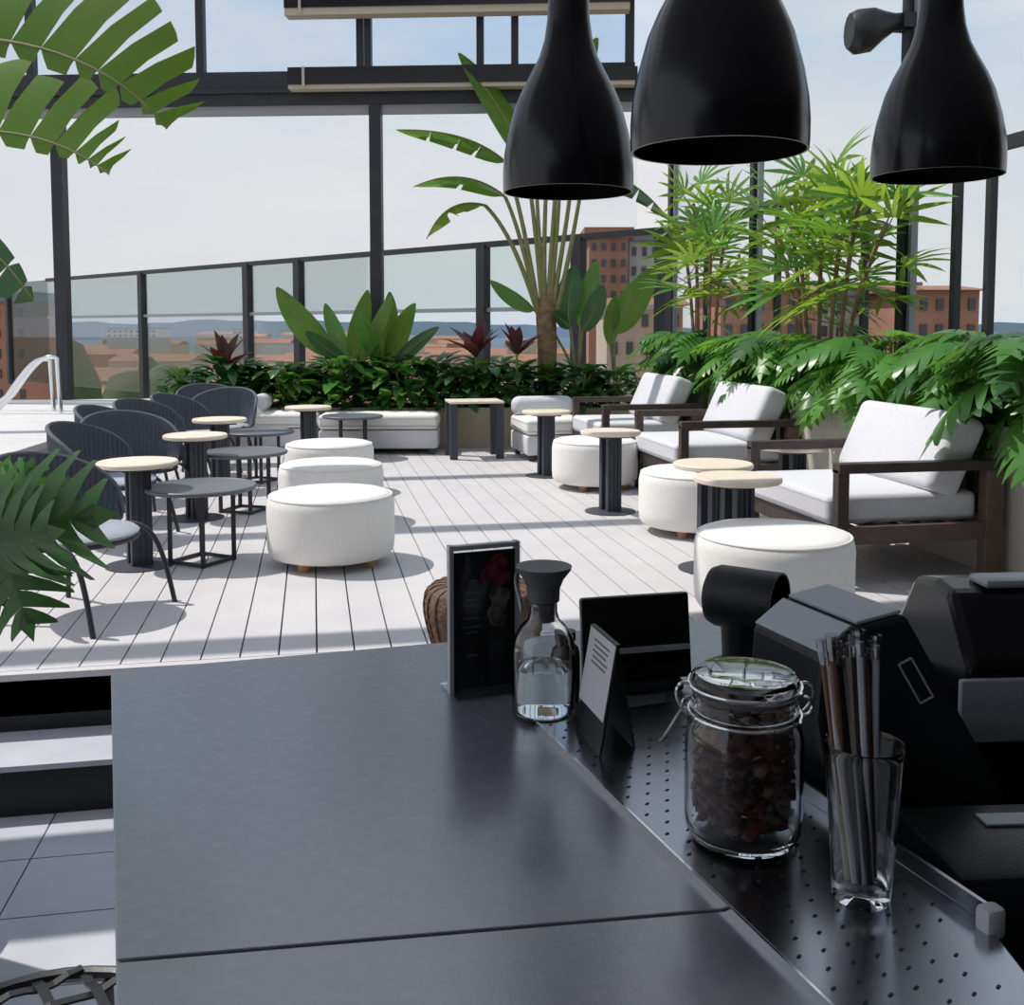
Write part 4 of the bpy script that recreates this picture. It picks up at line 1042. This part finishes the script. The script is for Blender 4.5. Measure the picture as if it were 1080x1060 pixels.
# straw glass
gb = at_z(908, 947, ZS)
t = thing('tumbler', 'tall clear glass tumbler holding wrapped straws on the steel tray', 'glass', gb+ZZ*.0005)
obj('glass', MB().lathe([(.0001, 0), (.0225, 0), (.0245, .003), (.0250, .012), (.0262, .03), (.0325, .128), (.0330, .137), (.0325, .1385), (.0315, .137), (.0310, .128), (.0245, .03), (.0230, .017), (.0001, .015)], 48), 'glass', t)
lean_d = ground(at_d(885, 660, (gb-EP).dot(fw))-gb); rn = random.Random(11)
smat = ['straw_tan', 'straw_brown', 'straw_grey', 'straw_brown', 'straw_black', 'straw_grey', 'straw_tan', 'straw_black', 'straw_grey', 'straw_brown', 'straw_black', 'straw_grey']
ws = {'straw_tan': 'tan', 'straw_brown': 'brown', 'straw_grey': 'pale grey', 'straw_black': 'black'}
for k, sm in enumerate(smat):
    e = k/(len(smat)-1)-.5; b_ = gb+ZZ*.018+rt*(e*.024)+fw*rn.uniform(-.010, .010)
    tpx = 858+66*(k/(len(smat)-1)); dpt = (gb-EP).dot(fw)+rn.uniform(-.012, .012)
    tip = at_d(tpx, rn.uniform(664, 682), dpt); 
    # keep the straw inside the rim
    v = tip-b_; z_r = .137-.018; s_ = z_r/v.z; rimp = b_+v*s_; off = ground(rimp-gb)
    if off.length > .0265: 
        rimp = gb+off.normalized()*.0265+ZZ*.137; v = (rimp-b_)*(1/s_); tip = b_+v
    t = thing('straw', 'thin %s wrapped drinking straw in the tumbler' % ws[sm], 'straw', b_, 0, 'wrapped %s straws in the tumbler' % ws[sm])
    obj('tube', MB().tube([Vector((0,0,0)), v*.955], .0032, 8), sm, t)
    mb = MB().tube([v*.90, v*.93, v*.95, v*.975, v], [.0036, .0038, .0052, .0044, .0056], 7, False); obj('wrapper', mb, 'film', t)
# point of sale wedge
Dp_ = 1.06
prf = [at_d(x, y, Dp_) for x, y in ((868, 694), (905, 662), (957, 648), (1062, 838), (1003, 935), (890, 935), (862, 760))]
ext = -cdir*.13
t = thing('till_terminal', 'black wedge-shaped till terminal with grey top, right of the straws', 'till', ground(sum(prf, Vector())/7, .60)); to = t.location.copy()
obj('housing', MB().prism([p-to for p in prf], ext), 'black_plastic', t, .006)
cap = [prf[0], prf[1], prf[2]]
nrm = (prf[1]-prf[0]).cross(ext).normalized(); nrm = nrm if nrm.z > 0 else -nrm
mb = MB()
for a, b in ((prf[0], prf[1]), (prf[1], prf[2])):
    nn = (b-a).cross(ext).normalized(); nn = nn if nn.z > 0 else -nn
    aa, bb_ = a.lerp(b, .05), a.lerp(b, .95)
    mb.prism([p-to+nn*.0005 for p in (aa+ext*.04, bb_+ext*.04, bb_+ext*.96, aa+ext*.96)], nn*.004)
obj('top_cover', mb, 'grey_plastic', t, .001)
pf_, pl_ = at_d(966, 718, Dp_-.001)-to, (at_d(978, 742, Dp_)-at_d(952, 696, Dp_))
mb = MB(); u_ = pl_.normalized(); s_ = u_.cross(fw).normalized()
for sgn in (-1, 1): mb.bar(pf_-u_*.024+s_*.0075*sgn, pf_+u_*.024+s_*.0075*sgn, .002, .0016, up=fw)
for sgn in (-1, 1): mb.bar(pf_+u_*.024*sgn-s_*.0075, pf_+u_*.024*sgn+s_*.0075, .002, .0016, up=fw)
obj('slot_frame', mb, 'grey_plastic', t)
bs = ground(at_d(945, 900, Dp_+.09)); obj('stand', MB().rbox(Vector((bs.x, bs.y, (.60+.76)/2))-to, (.12, .12, .165), .01, 2, rz=-YAW), 'black_plastic', t)
# receipt printer
c = at_d(1040, 700, 1.42); 
t = thing('receipt_printer', 'black domed receipt printer with grey front panel at the right edge', 'printer', (c.x+.09, c.y+.01, .575+.025), -YAW+R(4))
pr_ = [(-.11, .0), (.11, .0), (.11, .26), (.06, .335), (.0, .345), (-.05, .338), (-.11, .25)]
obj('housing', MB().prism([(-.16, y, z) for y, z in pr_], (.34, 0, 0)), 'black_gloss', t, .012)
obj('front_panel', MB().rbox((-.055, -.113, .195), (.24, .012, .085), .004, 2), 'grey_plastic', t)
obj('lever', MB().rbox((-.06, -.03, .348), (.10, .05, .012), .005, 2), 'grey_plastic', t)
# black box with a reflection painted as pale strip in the bottom right corner
c = at_d(1055, 960, .93)
t = thing('machine_box', 'black machine box with pale painted reflection on top in the bottom right corner', 'machine', (c.x, c.y, .60), -YAW+R(3))
obj('housing', MB().rbox((0.02, .0, .112), (.19, .14, .224), .008, 2), 'black_plastic', t)
obj('top_reflection', MB().box((.045, .03, .2255), (.10, .022, .002)), 'grey_plastic', t)
c = at_d(1073, 1052, .80)
t = thing('tap_knob', 'small metal knob at the bottom right corner below the black box', 'knob', (c.x, c.y, .60), 0)
obj('stem', MB().tube([(0,0,0), (0,0,c.z-.60)], .006, 8), 'chrome', t); obj('knob', MB().sphere((0, 0, c.z-.60), .016, 3), 'chrome', t)
# ------------------------------------------------------------------ pendant lamps
def pendant(px, pyb, wpx, label, sq=1.0):
    dia = .255; D = dia*F/wpx; p = at_d(px, pyb, D); r = dia/2
    t = thing('pendant_lamp', label, 'pendant lamp', (p.x, p.y, p.z), 0, 'black bell pendant lamps')
    # bell outline: r at height, in units of the diameter
    o = [(.500, 0), (.503, .06), (.503, .16), (.494, .28), (.465, .44), (.410, .64), (.350, .78), (.285, .90), (.225, 1.02), (.185, 1.15), (.163, 1.30), (.152, 1.50), (.140, 1.75), (.125, 1.86), (.06, 1.90)]
    out = [(a*dia, b*dia) for a, b in o]; inn = [(max(.004, a*dia-.004), b*dia-(.004 if b > 1.7 else 0)) for a, b in o][::-1]
    obj('shade', MB().lathe(out+inn, 64, close=True), 'black_gloss', t)
    top = 1.90*dia
    obj('cap', MB().lathe([(.0001, top-.002), (.022, top-.002), (.02, top+.03), (.008, top+.045), (.0001, top+.045)], 24), 'black_gloss', t)
    obj('cord', MB().tube([(0, 0, top+.04), (0, 0, 2.985-p.z)], .004, 6), 'black_plastic', t)
    obj('ceiling_rose', MB().lathe([(.0001, 2.975-p.z), (.05, 2.975-p.z), (.05, 2.999-p.z), (.0001, 2.999-p.z)], 24), 'black_plastic', t)
    b = obj('bulb', MB().sphere((0, 0, .16), .035, 3), 'paper', t); obj('socket', MB().tube([(0, 0, .19), (0, 0, top-.004)], .018, 10), 'black_plastic', b)
pendant(599, 203, 135, 'black bell pendant lamp hanging leftmost, in front of the banana palm')
pendant(758, 160, 182, 'largest black bell pendant lamp, hanging in the middle')
pendant(988, 186, 131, 'black bell pendant lamp hanging rightmost, beside the tall post')
# ------------------------------------------------------------------ woven stool behind the menu holder, woven seat bottom left
p = ground(at_d(508, 640, 3.55), ZL)
t = thing('rattan_basket', 'brown woven rattan basket behind the menu holder, before the deck edge', 'basket', p)
mb = MB(); prof = [(p.x, p.z) for p in bez([(.15, 0, 0), (.26, 0, .10), (.20, 0, .25), (.06, 0, .45), (.10, 0, .58), (.28, 0, .72), (.24, 0, .86), (.10, 0, .82)], 24)]+[(.0001, .825)]
pr2 = []
for (r0, z0), (r1, z1) in zip(prof, prof[1:]):
    n_ = max(1, int(abs(z1-z0)/.012))
    for k in range(n_): e = k/n_; pr2.append((r0+(r1-r0)*e+(.004 if len(pr2) % 2 else 0), z0+(z1-z0)*e))
pr2.append(prof[-1]); mb.lathe(pr2, 40); obj('weave', mb, 'wicker', t)
mb = MB()
for k in range(24): a = 2*math.pi*k/24; mb.tube([((r_+.004)*math.cos(a), (r_+.004)*math.sin(a), z_) for r_, z_ in prof[:-1]], .004, 5)
obj('staves', mb, 'wicker', t)
p = ground(at_z(30, 1135, .24), ZL)
t = thing('woven_stool', 'black woven strap stool in the bottom left corner beside the counter', 'stool', p, R(28))
mb = MB()
for k in range(7):
    o_ = -.20+.0667*k; L_ = math.sqrt(max(0, .24**2-o_**2))
    for s in (0, 1):
        pts = []
        for j in range(13):
            x = -L_+2*L_*j/12; q = (x, o_) if s == 0 else (o_, x)
            pts.append(Vector((q[0], q[1], .66+.006*math.sin((x+.2)*math.pi/.05+(math.pi*k)+(math.pi if s else 0)))))
        for a, b in zip(pts, pts[1:]): mb.bar(a, b, .016, .004)
obj('woven_seat', mb, 'black_plastic', t)
obj('ring', MB().tube([(.24*math.cos(a), .24*math.sin(a), .655) for a in [2*math.pi*k/40 for k in range(41)]], .012, 8, False), 'black_plastic', t)
for k in range(4):
    a = k*math.pi/2+.78; obj('leg', MB().tube([(.22*math.cos(a), .22*math.sin(a), .65), (.25*math.cos(a), .25*math.sin(a), 0)], .012, 8), 'black_plastic', t)
bpy.context.view_layer.update()
